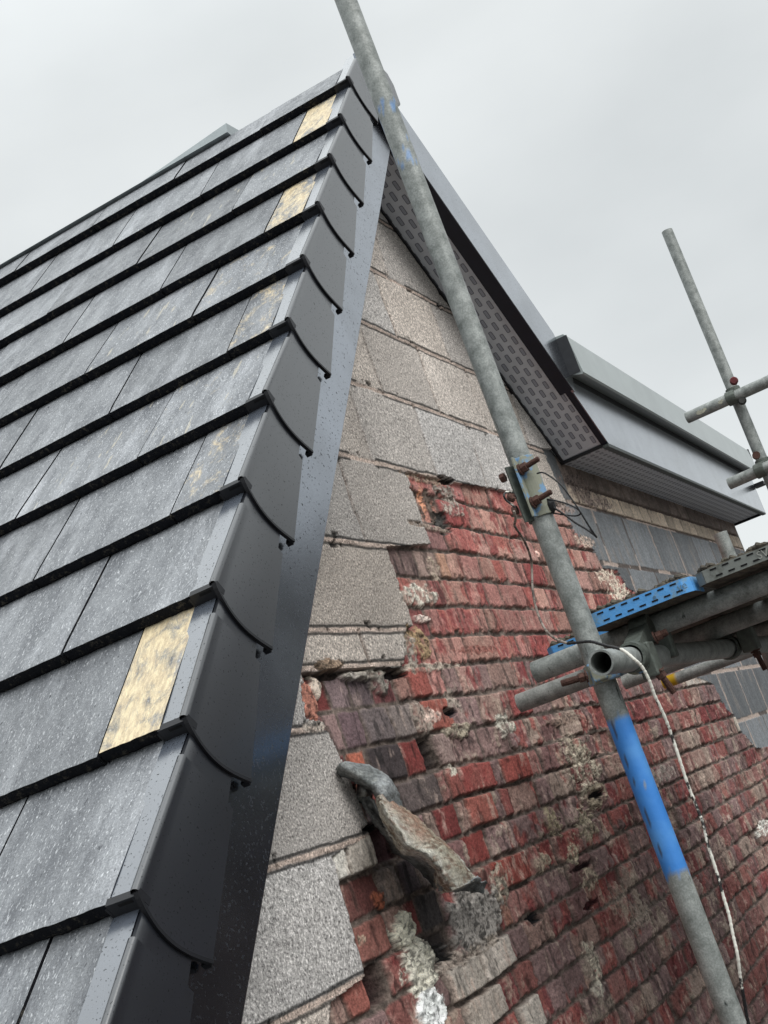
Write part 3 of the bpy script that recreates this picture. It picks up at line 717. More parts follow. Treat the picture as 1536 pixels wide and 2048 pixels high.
# ---- right barge, fascia of the flat dormer, soffits
botR = lambda x: 1.911 - SR * (x - 3.985)
topR = lambda x: 2.146 - .643 * (x - 3.974)
mb = MB()
P = [(3.80, -.206, botR(3.80)), (4.90, -.206, botR(4.90) + .0), (4.955, -.206, 1.36), (4.94, -.206, 1.50), (4.921, -.206, topR(4.921)), (3.80, -.206, topR(3.80))]
mb.prism(P, (0, .022, 0)); mb.build('barge_board', M_fascia, house, bevel=.0015, label='glossy barge board sloping down to the flat dormer roof')
M_gap = simple('navy_edge_strip', (12, 16, 34), .6)
mb = MB()
mb.prism([(3.80, -.2045, botR(3.80) - .003), (4.885, -.2045, botR(4.885) - .003), (4.885, -.2045, botR(4.885) - .0005), (3.80, -.2045, botR(3.80) - .0005)], (0, .050, 0))
mb.prism([(4.885, -.196, botR(4.885) - .001), (5.145, -.196, botR(5.145) - .001), (5.145, -.196, botR(5.145) + .02), (4.885, -.196, botR(4.885) + .02)], (0, .022, 0))
mb.build('edge_strip', M_gap, house)
FB = 1.126
xe = 8.66
mb = MB()
P = [(4.905, -.2, botR(4.905) + .003), (5.150, -.2, FB), (xe, -.2, FB - .004), (xe, -.2, 1.40), (4.93, -.2, 1.44)]
mb.prism(P, (0, .012, 0)); mb.build('fascia', M_fascia, house, bevel=.001, label='long glossy fascia along the flat dormer roof')
mb = MB(); mb.box((5.14, -.199, FB - .012), (xe - 5.14, 0, 0), (0, .022, 0), (0, 0, .0115)); mb.build('fascia_drip', M_green, house)
# flat roof edge trim: a folded strip standing off the fascia
M_trim = simple('edge_trim', (158, 166, 165), .35, .1, 6, .10, 60, .1, .002, coat=.3)
mb = MB()
tx0, tx1 = 4.925, 8.64
pro = [(-.204, 1.365), (-.250, 1.350), (-.256, 1.356), (-.246, 1.505), (-.236, 1.516), (-.192, 1.520), (-.192, 1.512), (-.232, 1.506), (-.244, 1.372), (-.204, 1.380)]
mb.prism([(tx0, y, z) for y, z in pro], (tx1 - tx0, 0, 0)); mb.build('roof_edge_trim', M_trim, house, smooth=True, sharp=30)
mb = MB(); mb.box((8.60, -.262, 1.28), (.09, 0, 0), (0, .06, 0), (0, 0, .02)); mb.box((tx1, -.25, 1.36), (.006, 0, 0), (0, .2, 0), (0, 0, .155)); mb.build('trim_bracket', M_black, house)
mb = MB(); mb.box((tx0 - .003, -.2475, 1.362), (.003, 0, 0), (0, .046, 0), (0, 0, .146)); mb.build('trim_end', simple('trim_end_cap', (46, 48, 52), .6), house)
mb = MB(); mb.box((tx0 + .01, -.2035, 1.348), (3.70, 0, 0), (0, .003, 0), (0, 0, .024)); mb.build('trim_shade_strip', M_black, house)  # black strip added as the shadow line beneath the trim
# soffits with rows of pressed slots
M_slot = simple('slot_outline', (122, 126, 138), .6, 0, 20, .05, bamp=0)
M_slotin = simple('slot_inner', (172, 177, 190), .6, 0, 20, .05, bamp=0)
def soffit(name, O, U, Wv, length, width, nrm, clipf=None, label=None, pl=.060, hl=.0195):
    """O: wall corner, U: unit along, Wv: unit outwards, nrm: unit out of the visible underside"""
    mb = MB(); mb.box(O, U * length, Wv * width, -nrm * .008)
    s = mb.build(name, M_soff, house, label=label)
    ring = MB(); inn = MB()
    ncol = 6; pw = width / (ncol + .0)
    for c in range(ncol):
        i = 0
        while True:
            lc = .02 + i * pl + (pl / 2 if c % 2 else 0); i += 1
            if lc > length - .02: break
            if lc < .02: continue
            cc = O + U * lc + Wv * (pw * (c + .5))
            hw = .0070
            pts = []
            for q in range(16):
                a = 2 * math.pi * (q + .5) / 16; ca, sa = math.cos(a), math.sin(a)
                pts.append((math.copysign(abs(ca) ** .35, ca) * hl, math.copysign(abs(sa) ** .35, sa) * hw))
            o_ = [cc + U * a * 1.0 + Wv * b_ + nrm * .0012 for a, b_ in pts]; i_ = [cc + U * a * .84 + Wv * b_ * .62 + nrm * .0012 for a, b_ in pts]
            i2 = [cc + U * a * .84 + Wv * b_ * .62 + nrm * .0006 for a, b_ in pts]
            ring.add(o_ + i_, [(j, (j + 1) % 16, 16 + (j + 1) % 16, 16 + j) for j in range(16)])
            inn.add(i2, [tuple(range(16))])
    ring.build('vent_slots', M_slot, s); inn.build('slot_panels', M_slotin, s)
    return s
A0 = np.array([3.95, 0, 1.887 - SR * (3.95 - 4.095)]); A1 = np.array([5.148, 0, 1.134])
UA = A1 - A0; LA = np.linalg.norm(UA); UA /= LA; nA = np.array([UA[2], 0, -UA[0]]); nA = nA if nA[2] < 0 else -nA
soffit('soffit', A0, UA, np.array([0, -1., 0]), LA - .003, .172, nA, label='perforated soffit sloping under the right verge')
soffit('soffit', np.array([5.156, 0, 1.133]), np.array([1., 0, 0]), np.array([0, -1., 0]), xe - 5.16, .176, np.array([0, 0, -1.]), label='perforated soffit under the flat dormer roof', pl=.056, hl=.0135)
mb = MB(); mb.box((5.147, -.178, 1.122), (.009, 0, 0), (0, .176, 0), (0, 0, .012)); mb.build('soffit_mitre', M_black, house); mb = MB()
mb.prism([A0 + np.array([0, -.008, 0]) + nA * .001, A1 + np.array([0, -.008, 0]) + nA * .001, A1 + np.array([0, -.008, 0]) + nA * .012, A0 + np.array([0, -.008, 0]) + nA * .012], (0, -.010, 0))
mb.build('soffit_bead', M_black, house)
mb = MB(); mb.box((xe - .006, -.199, 1.118), (.01, 0, 0), (0, .199, 0), (0, 0, .30)); mb.build('end_board', M_black, house)
# ------------------------------------------------------------------ scaffold
def mat_galv(name, paint=None):
    m, t, b = newmat(name); v = objvec(t)
    c = mixc(t, L4((118, 123, 120)), L4((168, 172, 169)), ramp(t, noise(t, v, 28, 6, .7), [(.35, 0), (.65, 1)]))
    c = mixc(t, c, ramp(t, noise(t, v, 260, 3, .7), [(.3, .7), (.7, 1.2)]), 1, 'MULTIPLY')
    dk = ramp(t, noise(t, scl(t, v, (1, 1, .25)), 70, 4, .6), [(.66, 0), (.74, 1)])
    c = mixc(t, c, L4((52, 58, 56)), dk)
    wh = ramp(t, noise(t, scl(t, v, (1, 1, .5)), 45, 4, .6, .6), [(.70, 0), (.74, .7)])
    c = mixc(t, c, L4((196, 200, 192)), wh)
    a = attr(t); sc_ = N(t, 'ShaderNodeSeparateColor'); t.links.new(a, sc_.inputs[0])
    c = mixc(t, c, mixc(t, L4((66, 140, 222)), L4((92, 160, 232)), ramp(t, noise(t, v, 12, 3), [(.4, 0), (.6, 1)])), sc_.outputs[0])
    c = mixc(t, c, L4((186, 150, 20)), sc_.outputs[1])
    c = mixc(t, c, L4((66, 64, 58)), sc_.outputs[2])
    t.links.new(c, b.inputs['Base Color']); b.inputs['Roughness'].default_value = .5; b.inputs['Metallic'].default_value = .15
    bump(t, b, noise(t, v, 140, 4, .7), .5, .0012)
    return m
M_galv = mat_galv('galvanised_tube')
R_T = .02415
def tube(name, A, B, parent, paint=None, r=R_T, label=None, open_=True):
    """hollow scaffold tube; paint(s, a, P)-> rgb mask arrays"""
    A = np.array(A, float); B = np.array(B, float); L = np.linalg.norm(B - A); t_ = (B - A) / L
    ref = np.cross(t_, [0, 0, 1.]);
    if np.linalg.norm(ref) < .3: ref = np.cross(t_, [1., 0, 0])
    ref /= np.linalg.norm(ref); w = np.cross(t_, ref)
    ns = max(3, int(L / .012)); n = 32
    s = np.linspace(0, 1, ns); a = np.linspace(0, 2 * math.pi, n, endpoint=False)
    SS, AA = np.meshgrid(s, a, indexing='ij')
    rr = r + (fbm(SS * L * 9, AA * 1.2, 5) - .5) * .0006
    Vv = A + SS[..., None] * (B - A) + rr[..., None] * (np.cos(AA)[..., None] * ref + np.sin(AA)[..., None] * w)
    V2 = A + SS[..., None] * (B - A) + (r - .004) * (np.cos(AA)[..., None] * ref + np.sin(AA)[..., None] * w)
    Vall = np.concatenate([Vv.reshape(-1, 3), V2[[0, min(8, ns - 1)]].reshape(-1, 3), V2[[max(ns - 9, 0), -1]].reshape(-1, 3)])
    i, j = np.meshgrid(np.arange(ns - 1), np.arange(n), indexing='ij'); j2 = (j + 1) % n
    Fq = np.stack([i * n + j, i * n + j2, (i + 1) * n + j2, (i + 1) * n + j], -1).reshape(-1, 4)
    b0 = ns * n; jj = np.arange(n); j2 = (jj + 1) % n
    E1 = np.stack([jj, b0 + jj, b0 + j2, j2], -1); E2 = np.stack([b0 + jj, b0 + n + jj, b0 + n + j2, b0 + j2], -1)
    o3 = (ns - 1) * n; b3 = b0 + 3 * n; b2 = b0 + 2 * n
    E3 = np.stack([o3 + jj, o3 + j2, b3 + j2, b3 + jj], -1); E4 = np.stack([b2 + jj, b3 + jj, b3 + j2, b2 + j2], -1)
    C3 = np.zeros((len(Vall), 3))
    if paint is not None: C3[:ns * n] = paint(SS * L, AA, Vv).reshape(-1, 3)
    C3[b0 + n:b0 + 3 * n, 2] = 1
    o = mesh_np(name, Vall, np.concatenate([Fq, E1, E2, E3, E4]), M_galv, None, C3, True, label)
    o.data.set_sharp_from_angle(angle=math.radians(50))
    o.data.validate()
    if parent: put(o, parent)
    return o
scaf = thing('scaffold', 'galvanised tube scaffold with blue painted upright standing by the brick gable', 'scaffold', (2.8, -.55, -5.6))
def std_at(z, X0=2.814, Y0=-.499):   # slight lean of the upright
    return np.array([X0 + (z - .09) * -.004, Y0 + (z - .09) * .002, z])
zj = float(1.0)
Pj = atD(1046, 955, 2.95)
sj = Pj[2]
def paint_lo(s, a, P):
    z = P[..., 2]; nn = (fbm(a * 2.2, z * 40, 7) - .5) * .05
    c = np.zeros(P.shape)
    zt = atY(1235, 1440, -.5)[2]; zb_ = atY(1355, 1745, -.5)[2]
    m = sstep(-.004, .004, zt - z + nn * .5) * sstep(-.004, .004, z - zb_ + nn)
    chip = (fbm(a * 7 + 5, z * 45, 9, 4, .6) > .80)
    ln = np.abs(((a * 1.0) % (2 * math.pi)) - 1.15 + (fbm(z * 30, a * 0, 3) - .5) * .06) < .035
    ln = ln & (fbm(z * 40, a * 0 + 2, 4) > .45)
    c[..., 0] = m * (1 - .9 * chip) * (1 - .0 * ln); c[..., 2] = (m > .5) & ln
    c[..., 2] = np.maximum(c[..., 2] * .9, 0)
    return c
def paint_up(s, a, P):
    z = P[..., 2]; c = np.zeros(P.shape)
    for yy in (222, 300):
        zc2 = atY(768 + (yy - 222) * .38, yy, -.5)[2]
        c[..., 0] = np.maximum(c[..., 0], ((fbm(a * 3.0, z * 60, 21, 4, .6) > .60) & (np.abs(z - zc2) < .035)) * .4)
    return c
P_hi = std_at(2.05); P_lo = std_at(-5.6); Pm = std_at(sj)
tube('upright_tube', Pm + np.array([0, 0, .002]), P_hi, scaf, paint_up, label='upper length of the near upright with flecks of blue paint')
tube('upright_tube', P_lo, Pm - np.array([0, 0, .002]), scaf, paint_lo, label='lower length of the near upright with a bright blue painted band')
# sleeve coupler
M_cast = simple('coupler_cast', (92, 98, 92), .6, .3, 60, .3, 180, .6, .002)
M_pcoup = None
m, t, b = newmat('coupler_blue'); v = objvec(t)
c = mixc(t, L4((142, 144, 128)), L4((116, 152, 186)), ramp(t, noise(t, v, 30, 6, .7), [(.48, 0), (.54, 1)]))
c = mixc(t, c, L4((70, 76, 74)), ramp(t, noise(t, v, 60, 5, .7), [(.62, 0), (.7, 1)]))
t.links.new(c, b.inputs['Base Color']); b.inputs['Roughness'].default_value = .6; bump(t, b, noise(t, v, 120, 4), .5, .002)
M_pcoup = m
M_rust = simple('rusty_bolt', (80, 54, 46), .85, 0, 90, .35, 250, .8, .003)
def hexnut(mb, c, ax, r, h):
    ax = np.array(ax, float); ax /= np.linalg.norm(ax); ref = np.cross(ax, [0, 0, 1.]);
    if np.linalg.norm(ref) < .1: ref = np.cross(ax, [1., 0, 0])
    ref /= np.linalg.norm(ref); w = np.cross(ax, ref)
    mb.prism([np.array(c) + r * (math.cos(a) * ref + math.sin(a) * w) for a in [math.pi / 3 * k for k in range(6)]], ax * h)
def bolt(name, c, ax, parent, ln=.05, r=.0055, nut=True, washer=True, head=.03):
    ax = np.array(ax, float); ax /= np.linalg.norm(ax); c = np.array(c, float)
    mb = MB(); mb.sweep([c + ax * ln * s for s in (0, .25, .5, .75, 1)], [r, r * 1.02, r * .98, r, r * .9], 10)
    for i in range(9): mb.sweep([c + ax * (ln * (.45 + .06 * i)), c + ax * (ln * (.45 + .06 * i) + .0012)], r * 1.12, 10)
    if nut: hexnut(mb, c + ax * .006, ax, .0105, .012)
    if washer: mb.sweep([c + ax * .001, c + ax * .0045], .013, 12)
    return mb.build(name, M_rust, parent)
cz0, cz1 = atD(1032, 905, 2.9)[2], atD(1080, 1028, 2.9)[2]
cen = lambda z: std_at(z)
slv = MB()
up = np.array([0, 0, 1.])
toC = np.array([-.93, -.36, 0]); toC /= np.linalg.norm(toC); rt_ = np.array([toC[1], -toC[0], 0]) * -1
# rt_: to the right as seen from the camera
if (RM @ rt_)[0] < 0: rt_ = -rt_
def arc_shell(z0, z1, a0, a1, r0, r1, nseg=16):
    mb = MB(); Gd = []
    for z in (z0, z1):
        row = []
        c = cen(z)
        for i in range(nseg + 1):
            a = a0 + (a1 - a0) * i / nseg; row.append(c + r1 * (math.cos(a) * toC + math.sin(a) * rt_))
        for i in range(nseg, -1, -1):
            a = a0 + (a1 - a0) * i / nseg; row.append(c + r0 * (math.cos(a) * toC + math.sin(a) * rt_))
        Gd.append(row)
    n = len(Gd[0]); V_ = Gd[0] + Gd[1]
    mb.add(V_, [tuple(range(n))[::-1], tuple(range(n, 2 * n))] + [(i, (i + 1) % n, n + (i + 1) % n, n + i) for i in range(n)])
    return mb
sl1 = arc_shell(cz1, cz0, math.radians(-20), math.radians(150), R_T + .0005, R_T + .005)
# flange plates of the sleeve on the camera side
def plate(mb, z0, z1, a, rin, rout, th):
    d = math.cos(a) * toC + math.sin(a) * rt_; n_ = -math.sin(a) * toC + math.cos(a) * rt_
    o = cen((z0 + z1) / 2) * [1, 1, 0] + up * z0 + d * rin - n_ * th / 2
    mb.box(o, d * (rout - rin), n_ * th, up * (z1 - z0))
plate(sl1, cz1, cz0, math.radians(-24), R_T, R_T + .026, .005)
sleeve = sl1.build('sleeve_coupler', M_pcoup, scaf, bevel=.0012, label='sleeve coupler with flaking blue paint and two rusty bolts')
sl2 = arc_shell(cz1 - .004, cz0 - .012, math.radians(-200), math.radians(-62), R_T + .0005, R_T + .005)
plate(sl2, cz1 - .004, cz0 - .012, math.radians(-50), R_T, R_T + .026, .005)
sl2.build('clamp_half', M_cast, sleeve, bevel=.0012)
dpl = math.cos(math.radians(-24)) * toC + math.sin(math.radians(-24)) * rt_
npl = -math.sin(math.radians(-24)) * toC + math.cos(math.radians(-24)) * rt_
for zz in (.78, .22):
    z_ = cz1 + (cz0 - cz1) * zz
    c = cen(z_) + dpl * (R_T + .013) + npl * .003
    bolt('clamp_bolt', c, npl + up * .12, sleeve, .048)
    mb = MB(); hexnut(mb, c - npl * .034, -npl, .010, .010); mb.build('bolt_head', M_rust, sleeve)
# horizontal tubes
LEDA = atD(1202, 1325, 2.62); LEDB = np.array([5.1, LEDA[1] - .06, LEDA[2] + .004])
led = tube('ledger_tube', LEDA, LEDB, scaf, label='open ended ledger tube pointing out towards the roof')
T1A = atD(1070, 1345, 3.12); T1B = T1A + np.array([-.03, -1.25, 0.0]); T1B[2] = T1A[2] + .004
tube('transom_tube', T1A, T1B, scaf, label='transom tube directly under the boards')
T2A = atD(1038, 1407, 3.68); T2B = T2A + np.array([0, -1.5, .003]); tube('transom_tube', T2A, T2B, scaf, label='second transom tube, its left end just off the bricks')
T3A = np.array([4.50, -.10, .250]); tube('transom_tube', T3A, T3A + np.array([0, -1.4, 0]), scaf, label='third transom tube along the platform')
def pyel(s, a, P):
    c = np.zeros(P.shape); c[..., 1] = (s < .05); return c
T4A = np.array([5.22, -.05, .236]); tube('transom_tube', T4A, T4A + np.array([0, -1.6, .004]), scaf, pyel, r=.0215, label='transom tube with a yellow banded end')
V2 = atD(1440, 1066, 4.9)
tube('upright_tube', V2 * [1, 1, 0] + up * -5.6, V2, scaf, label='short brown upright beyond the boards')
V4 = std_at(0) * [1, 0, 0] + np.array([.02, -1.75, 0]); tube('upright_tube', V4 + up * -5.6, V4 + up * 1.3, scaf)
# couplers
def coupler(c, ax1, ax2, parent, boltdir, mat=M_cast, sc=1.0):
    """right-angle coupler: two collars joined by a body"""
    c = np.array(c, float); mb = MB()
    for ax, off in ((ax1, 0), (ax2, 1)):
        ax = np.array(ax, float); ax /= np.linalg.norm(ax)
        cc = c if off == 0 else c + boltdir[1]
        n = 20; ref = np.cross(ax, [0.3, .5, .8]); ref /= np.linalg.norm(ref); w = np.cross(ax, ref)
        pr = [(R_T + .0006, -.020), (R_T + .006, -.020), (R_T + .007, -.012), (R_T + .0055, 0), (R_T + .007, .012), (R_T + .006, .020), (R_T + .0006, .020)]
        Gd = np.zeros((n + 1, len(pr), 3))
        for i in range(n + 1):
            a = 2 * math.pi * i / n
            for j, (r_, z_) in enumerate(pr): Gd[i, j] = cc + ax * z_ + r_ * (math.cos(a) * ref + math.sin(a) * w)
        mb.grid(Gd)
    bo = np.array(boltdir[1], float); bl_n = np.linalg.norm(bo); bu = bo / bl_n
    s1 = np.cross(bu, np.array(ax1) / np.linalg.norm(ax1)); s1 /= np.linalg.norm(s1); s2 = np.cross(bu, s1)
    mb.box(c + bu * (R_T + .001) - s1 * .019 - s2 * .019, bu * max(bl_n - 2 * R_T - .002, .006), s1 * .038, s2 * .038)
    o = mb.build('coupler', mat, parent, smooth=True, sharp=40)
    return o
Sx = std_at(LEDA[2])
cX = np.array([1., 0, 0]); cY = np.array([0, 1., 0])
offv = np.array([Sx[0], LEDA[1] - .003, LEDA[2]]) - Sx
cp = coupler(Sx, up, cX, scaf, (None, offv), M_pcoup)
mb = MB(); mb.box(Sx + np.array([-.035, -.046, -.022]), (.028, 0, 0), (0, .06, 0), (0, 0, .044)); mb.box(Sx + np.array([-.052, -.022, -.018]), (.026, 0, 0), (0, .028, 0), (0, 0, .036)); mb.build('coupler_lug', M_pcoup, cp, bevel=.003)
bolt('coupler_bolt', Sx + np.array([-.045, .015, 0]), (-.35, 1, .05), cp, .055, .007)
cc2 = coupler(LEDA + np.array([.21, -.008, .003]), cX, cY, scaf, (None, np.array([.16, 0, .055])))
mb = MB(); mb.box(LEDA + np.array([.235, -.040, -.045]), (.05, 0, 0), (0, .035, 0), (0, 0, .07)); mb.build('coupler_lug', M_cast, cc2, bevel=.004)
bolt('coupler_bolt', LEDA + np.array([.25, -.035, -.035]), (.15, -.25, -1), cc2, .055, .0065)
bolt('coupler_bolt', LEDA + np.array([.30, -.04, .03]), (.1, -1, .1), cc2, .03, .007)
LB = atD(1467, 1290, 3.6)
cc3 = coupler(np.array([LB[0], LEDA[1] - .03, LEDA[2] + .002]), cX, cY, scaf, (None, np.array([0, 0, .052])))
mb = MB(); mb.box(LB + np.array([-.03, -.06, -.03]), (.06, 0, 0), (0, .04, 0), (0, 0, .06)); mb.build('coupler_lug', M_cast, cc3, bevel=.004)
bolt('coupler_bolt', LB + np.array([0, -.045, -.03]), (.0, -.1, -1), cc3, .055, .0065)
mb = MB(); mb.box(LEDA + np.array([.42, -.045, -.012]), (.03, 0, 0), (0, .03, 0), (0, 0, .07)); mb.build('strap', M_cast, cc2, bevel=.004)
# ---- far guard rails: another bay at the end of the wall
far = thing('guard_rail', 'grey guard rail scaffold of one upright and two rails against the sky', 'scaffold', (5.95, -.61, -5.6))
FSa = atD(1334, 462, 6.15); FSx = FSa * [1, 1, 0]
def fs(z): return np.array([FSa[0] - .0 * z, FSa[1], z])
# upright through px (1470,790)
P2 = atD(1470, 790, 5.95); P3 = atD(1545, 950, 5.9)
dirv = (P2 - FSa); dirv = dirv / abs(dirv[2])
tube('upright_tube', FSa, FSa + dirv * (FSa[2] + 5.6), far)
ra = atD(1374, 836, 6.0); rb_ = ra + np.array([0, -2.2, 0.0])
rb_ = ra + (atD(1536, 763, 5.82) - ra) * 5
def pspl(s, a, P):
    c = np.zeros(P.shape); return c
tube('guard_tube', ra, rb_, far, label='upper rail with a splash of pale mortar near its end')
mb = MB()
M_splash = simple('mortar_splash', (204, 204, 186), .9, 0, 80, .2, 200, .8, .003)
dr_ = (rb_ - ra) / np.linalg.norm(rb_ - ra)
for s_, r_ in ((.055, .014), (.072, .011), (.085, .008), (.155, .010), (.165, .006)):
    if s_ == .155: mb.build('mortar_splash', M_splash, far); mb = MB()
    c = ra + dr_ * s_; toc = CP - c; toc /= np.linalg.norm(toc)
    ctr = c + toc * R_T * .93 + up * rnd.uniform(-.004, .008)
    w = np.cross(toc, dr_); pts = [ctr + (dr_ * math.cos(a) * 1.3 + w * math.sin(a)) * r_ * rnd.uniform(.5, 1.0) - toc * .0035 * 0 for a in [2 * math.pi * i / 14 for i in range(14)]]
    mb.prism(pts, toc * .0035)
mb.build('mortar_splash', M_splash, far)
ra2 = atD(1458, 968, 5.85); rb2 = ra2 + (atD(1536, 934, 5.77) - ra2) * 8
tube('guard_tube', ra2, rb2, far, label='lower rail')
c1 = FSa + dirv * (FSa[2] - atD(1468, 785, 5.95)[2]); q1 = ra + dr_ * ((c1 - ra) @ dr_)
cf = coupler(c1, up, dr_, far, (None, q1 - c1))
for dz, cN in ((.045, (96, 30, 34)), (-.045, (60, 60, 58))):
    mb = MB(); cb_ = (c1 + q1) / 2 + np.array([-.03, -.028, dz]); mb.sweep([cb_, cb_ + np.array([-.01, -.002, 0]), cb_ + np.array([-.022, -.004, 0])], [.017, .018, .013], 12)
    mb.build('coupler_bolt', simple('bolt_head_%d' % cN[0], cN, .7), cf, smooth=True)
c2 = FSa + dirv * (FSa[2] - atD(1530, 925, 5.85)[2]); dr2 = (rb2 - ra2) / np.linalg.norm(rb2 - ra2); q2 = ra2 + dr2 * ((c2 - ra2) @ dr2)
cf2 = coupler(c2, up, dr2, far, (None, q2 - c2))
mb = MB(); cb_ = (c2 + q2) / 2 + np.array([-.04, -.0, .045]); mb.sweep([cb_, cb_ + np.array([-.02, -.004, 0])], .016, 12); mb.build('coupler_bolt', M_rust, cf2, smooth=True)
# ------------------------------------------------------------------ scaffold boards
m, t, b = newmat('weathered_board'); v = objvec(t)
c = mixc(t, L4((96, 90, 78)), L4((66, 62, 56)), ramp(t, noise(t, scl(t, v, (.15, 1, 1)), 90, 5, .6), [(.4, 0), (.6, 1)]))
c = mixc(t, c, L4((150, 144, 130)), ramp(t, noise(t, v, 40, 5, .7), [(.6, 0), (.75, .6)]))
t.links.new(c, b.inputs['Base Color']); b.inputs['Roughness'].default_value = .9; bump(t, b, noise(t, v, 120, 4), .6, .002)
M_board = m
def mat_band(name, c1, c2):
    m, t, b = newmat(name); v = objvec(t)
    c = mixc(t, L4(c1), L4(c2), ramp(t, noise(t, v, 30, 6, .7), [(.50, 0), (.66, 1)]))
    t.links.new(c, b.inputs['Base Color']); b.inputs['Roughness'].default_value = .5; bump(t, b, noise(t, v, 90, 4), .5, .002)
    return m
M_bblue = mat_band('blue_band', (86, 158, 222), (124, 152, 166)); M_bgrey = mat_band('grey_band', (118, 122, 118), (88, 90, 84))
M_text = simple('embossed_mark', (96, 128, 150), .6); M_text2 = simple('embossed_mark_grey', (150, 152, 146), .6)
def board(y0, y1, xa, zt, length, band, label, thick=.033, txt=None, tmat=None, tilt=0, seed=0):
    """board along +X whose end plate faces the camera; y0 > y1"""
    th = thing('scaffold_board', label, 'scaffold board', (xa, (y0 + y1) / 2, zt - thick), 'boards laid across the scaffold transoms')
    rr = random.Random(seed)
    mb = MB()
    nn = 26; cc = .018
    ysl = [y0, y0 - cc] + [y0 + (y1 - y0) * i / nn for i in range(3, nn - 2)] + [y1 + cc, y1]
    # outline with clipped corners, seen from above
    out = [(xa + cc, y0), (xa, y0 - cc), (xa, y1 + cc), (xa + cc, y1), (xa + length, y1), (xa + length, y0)]
    mb.prism([(x, y, zt - thick + tilt * (y - y0)) for x, y in out], (0, 0, thick)); plank = mb.build('plank', M_board, th, bevel=.002)
    # end band wraps the end
    mb = MB()
    def bandseg(p, q_, o=.0022):
        p = np.array(p); q_ = np.array(q_); d = q_ - p; n_ = np.array([-d[1], d[0]]); n_ /= np.linalg.norm(n_)
        if n_[0] > 0 and abs(n_[0]) > abs(n_[1]): n_ = -n_
        P4 = [(*p, 0), (*q_, 0), (*(q_ + n_ * o), 0), (*(p + n_ * o), 0)]
        mb.prism([np.array(x) + np.array([0, 0, zt - thick + .0015]) for x in P4], (0, 0, thick - .004))
    bandseg((xa, y0 - cc + .002), (xa, y1 + cc - .002))
    p = np.array([xa + cc + .002, y0 + .0]); 
    bandseg((xa, y0 - cc + .002), (xa + cc + .001, y0 + .001)); bandseg((xa, y1 + cc - .002), (xa + cc + .001, y1 - .001))
    mb.box((xa + cc, y0, zt - thick + .0015), (.09, 0, 0), (0, .0022, 0), (0, 0, thick - .004)); mb.box((xa + cc, y1 - .0022, zt - thick + .0015), (.09, 0, 0), (0, .0022, 0), (0, 0, thick - .004))
    bnd = mb.build('end_band', band, th)
    sl_ = MB(); W_ = y0 - y1
    for row, zz in ((0, .72), (1, .22)):
        for i in range(7):
            yy = y0 - W_ * (.14 + .115 * i + row * .035)
            sl_.box((xa - .0032, yy, zt - thick + thick * zz), (.002, 0, 0), (0, -.0135, 0), (0, 0, .0034))
    sl_.build('band_slots', simple_void, bnd)
    # debris on top
    db_ = MB()
    for i in range(60):
        yy = rr.uniform(y1 + .01, y0 - .01); xx = xa + rr.uniform(.0, .05); s_ = rr.uniform(.002, .007)
        db_.sweep([(xx, yy - s_ * 1.6, zt + .001), (xx, yy, zt + s_ * .8), (xx + s_, yy + s_ * 1.6, zt + .001)], [s_ * .5, s_, s_ * .4], 6)
    db_.build('dried_mortar', M_board, th)
    if txt:
        for (s, fr, sz) in txt:
            cu = bpy.data.curves.new('lettering', 'FONT'); cu.body = s; cu.size = sz; cu.extrude = .0004; cu.align_x = 'CENTER'; cu.align_y = 'CENTER'
            ob = bpy.data.objects.new('tmp', cu); dg = bpy.context.evaluated_depsgraph_get()
            col.objects.link(ob); dg.update(); me = bpy.data.meshes.new_from_object(ob.evaluated_get(dg)); bpy.data.objects.remove(ob)
            Mx = Matrix(((0, 0, -1, xa - .0030), (-1, 0, 0, y0 - W_ * fr), (0, 1, 0, zt - thick * .52), (0, 0, 0, 1)))
            me.transform(Mx); me.materials.clear(); me.materials.append(tmat)
            o = bpy.data.objects.new('lettering', me); col.objects.link(o); put(o, bnd)
    return th
bX = 2.53 * .312 / ((atX(1163, 1231, 2.53)[2] + atX(1374, 1152, 2.53)[2]) / 2)
pl_ = atX(1163, 1231, bX); pr_ = atX(1374, 1152, bX)
ztop = (pl_[2] + pr_[2]) / 2
wB = pl_[1] - pr_[1]
print('board', bX, pl_, pr_, wB, T1A)
board(pl_[1], pr_[1], bX, ztop, 2.4, M_bblue, 'scaffold board with bright blue end band, nearest the upright', .034, [('ve', .93, .022), ('e', .67, .018)], M_text, seed=1)
p2l = atX(1388, 1146, bX + .02); p2r = p2l[1] - .225
board(p2l[1], p2r, bX + .02, p2l[2], 2.4, M_bgrey, 'scaffold board with bare grey end band at the right edge', .030, [('SV', .62, .022)], M_text2, seed=2)
board(p2r - .008, p2r - .233, bX + .03, p2l[2], 2.4, M_bgrey, 'unseen scaffold board added beyond the grey ended one to shade the underside', .030, None, M_text2, seed=4)  # out of view, added to block light under the platform
for q_ in range(2): board(p2r - .241 - q_ * .233, p2r - .466 - q_ * .233, bX + .03 * q_, p2l[2], 2.4, M_bgrey, ('unseen scaffold board added in the outer half of the platform for shade', 'unseen scaffold board added on the outer edge of the platform for shade')[q_], .030, None, M_text2, seed=6 + q_)  # two more boards added out of view to darken the tubes below
p3 = atX(1091, 1298, 3.19)
board(p3[1], p3[1] - .225, 3.19, .314, 1.6, M_bblue, 'scaffold board with blue end band, half hidden behind the upright', .034, None, M_text, seed=3)
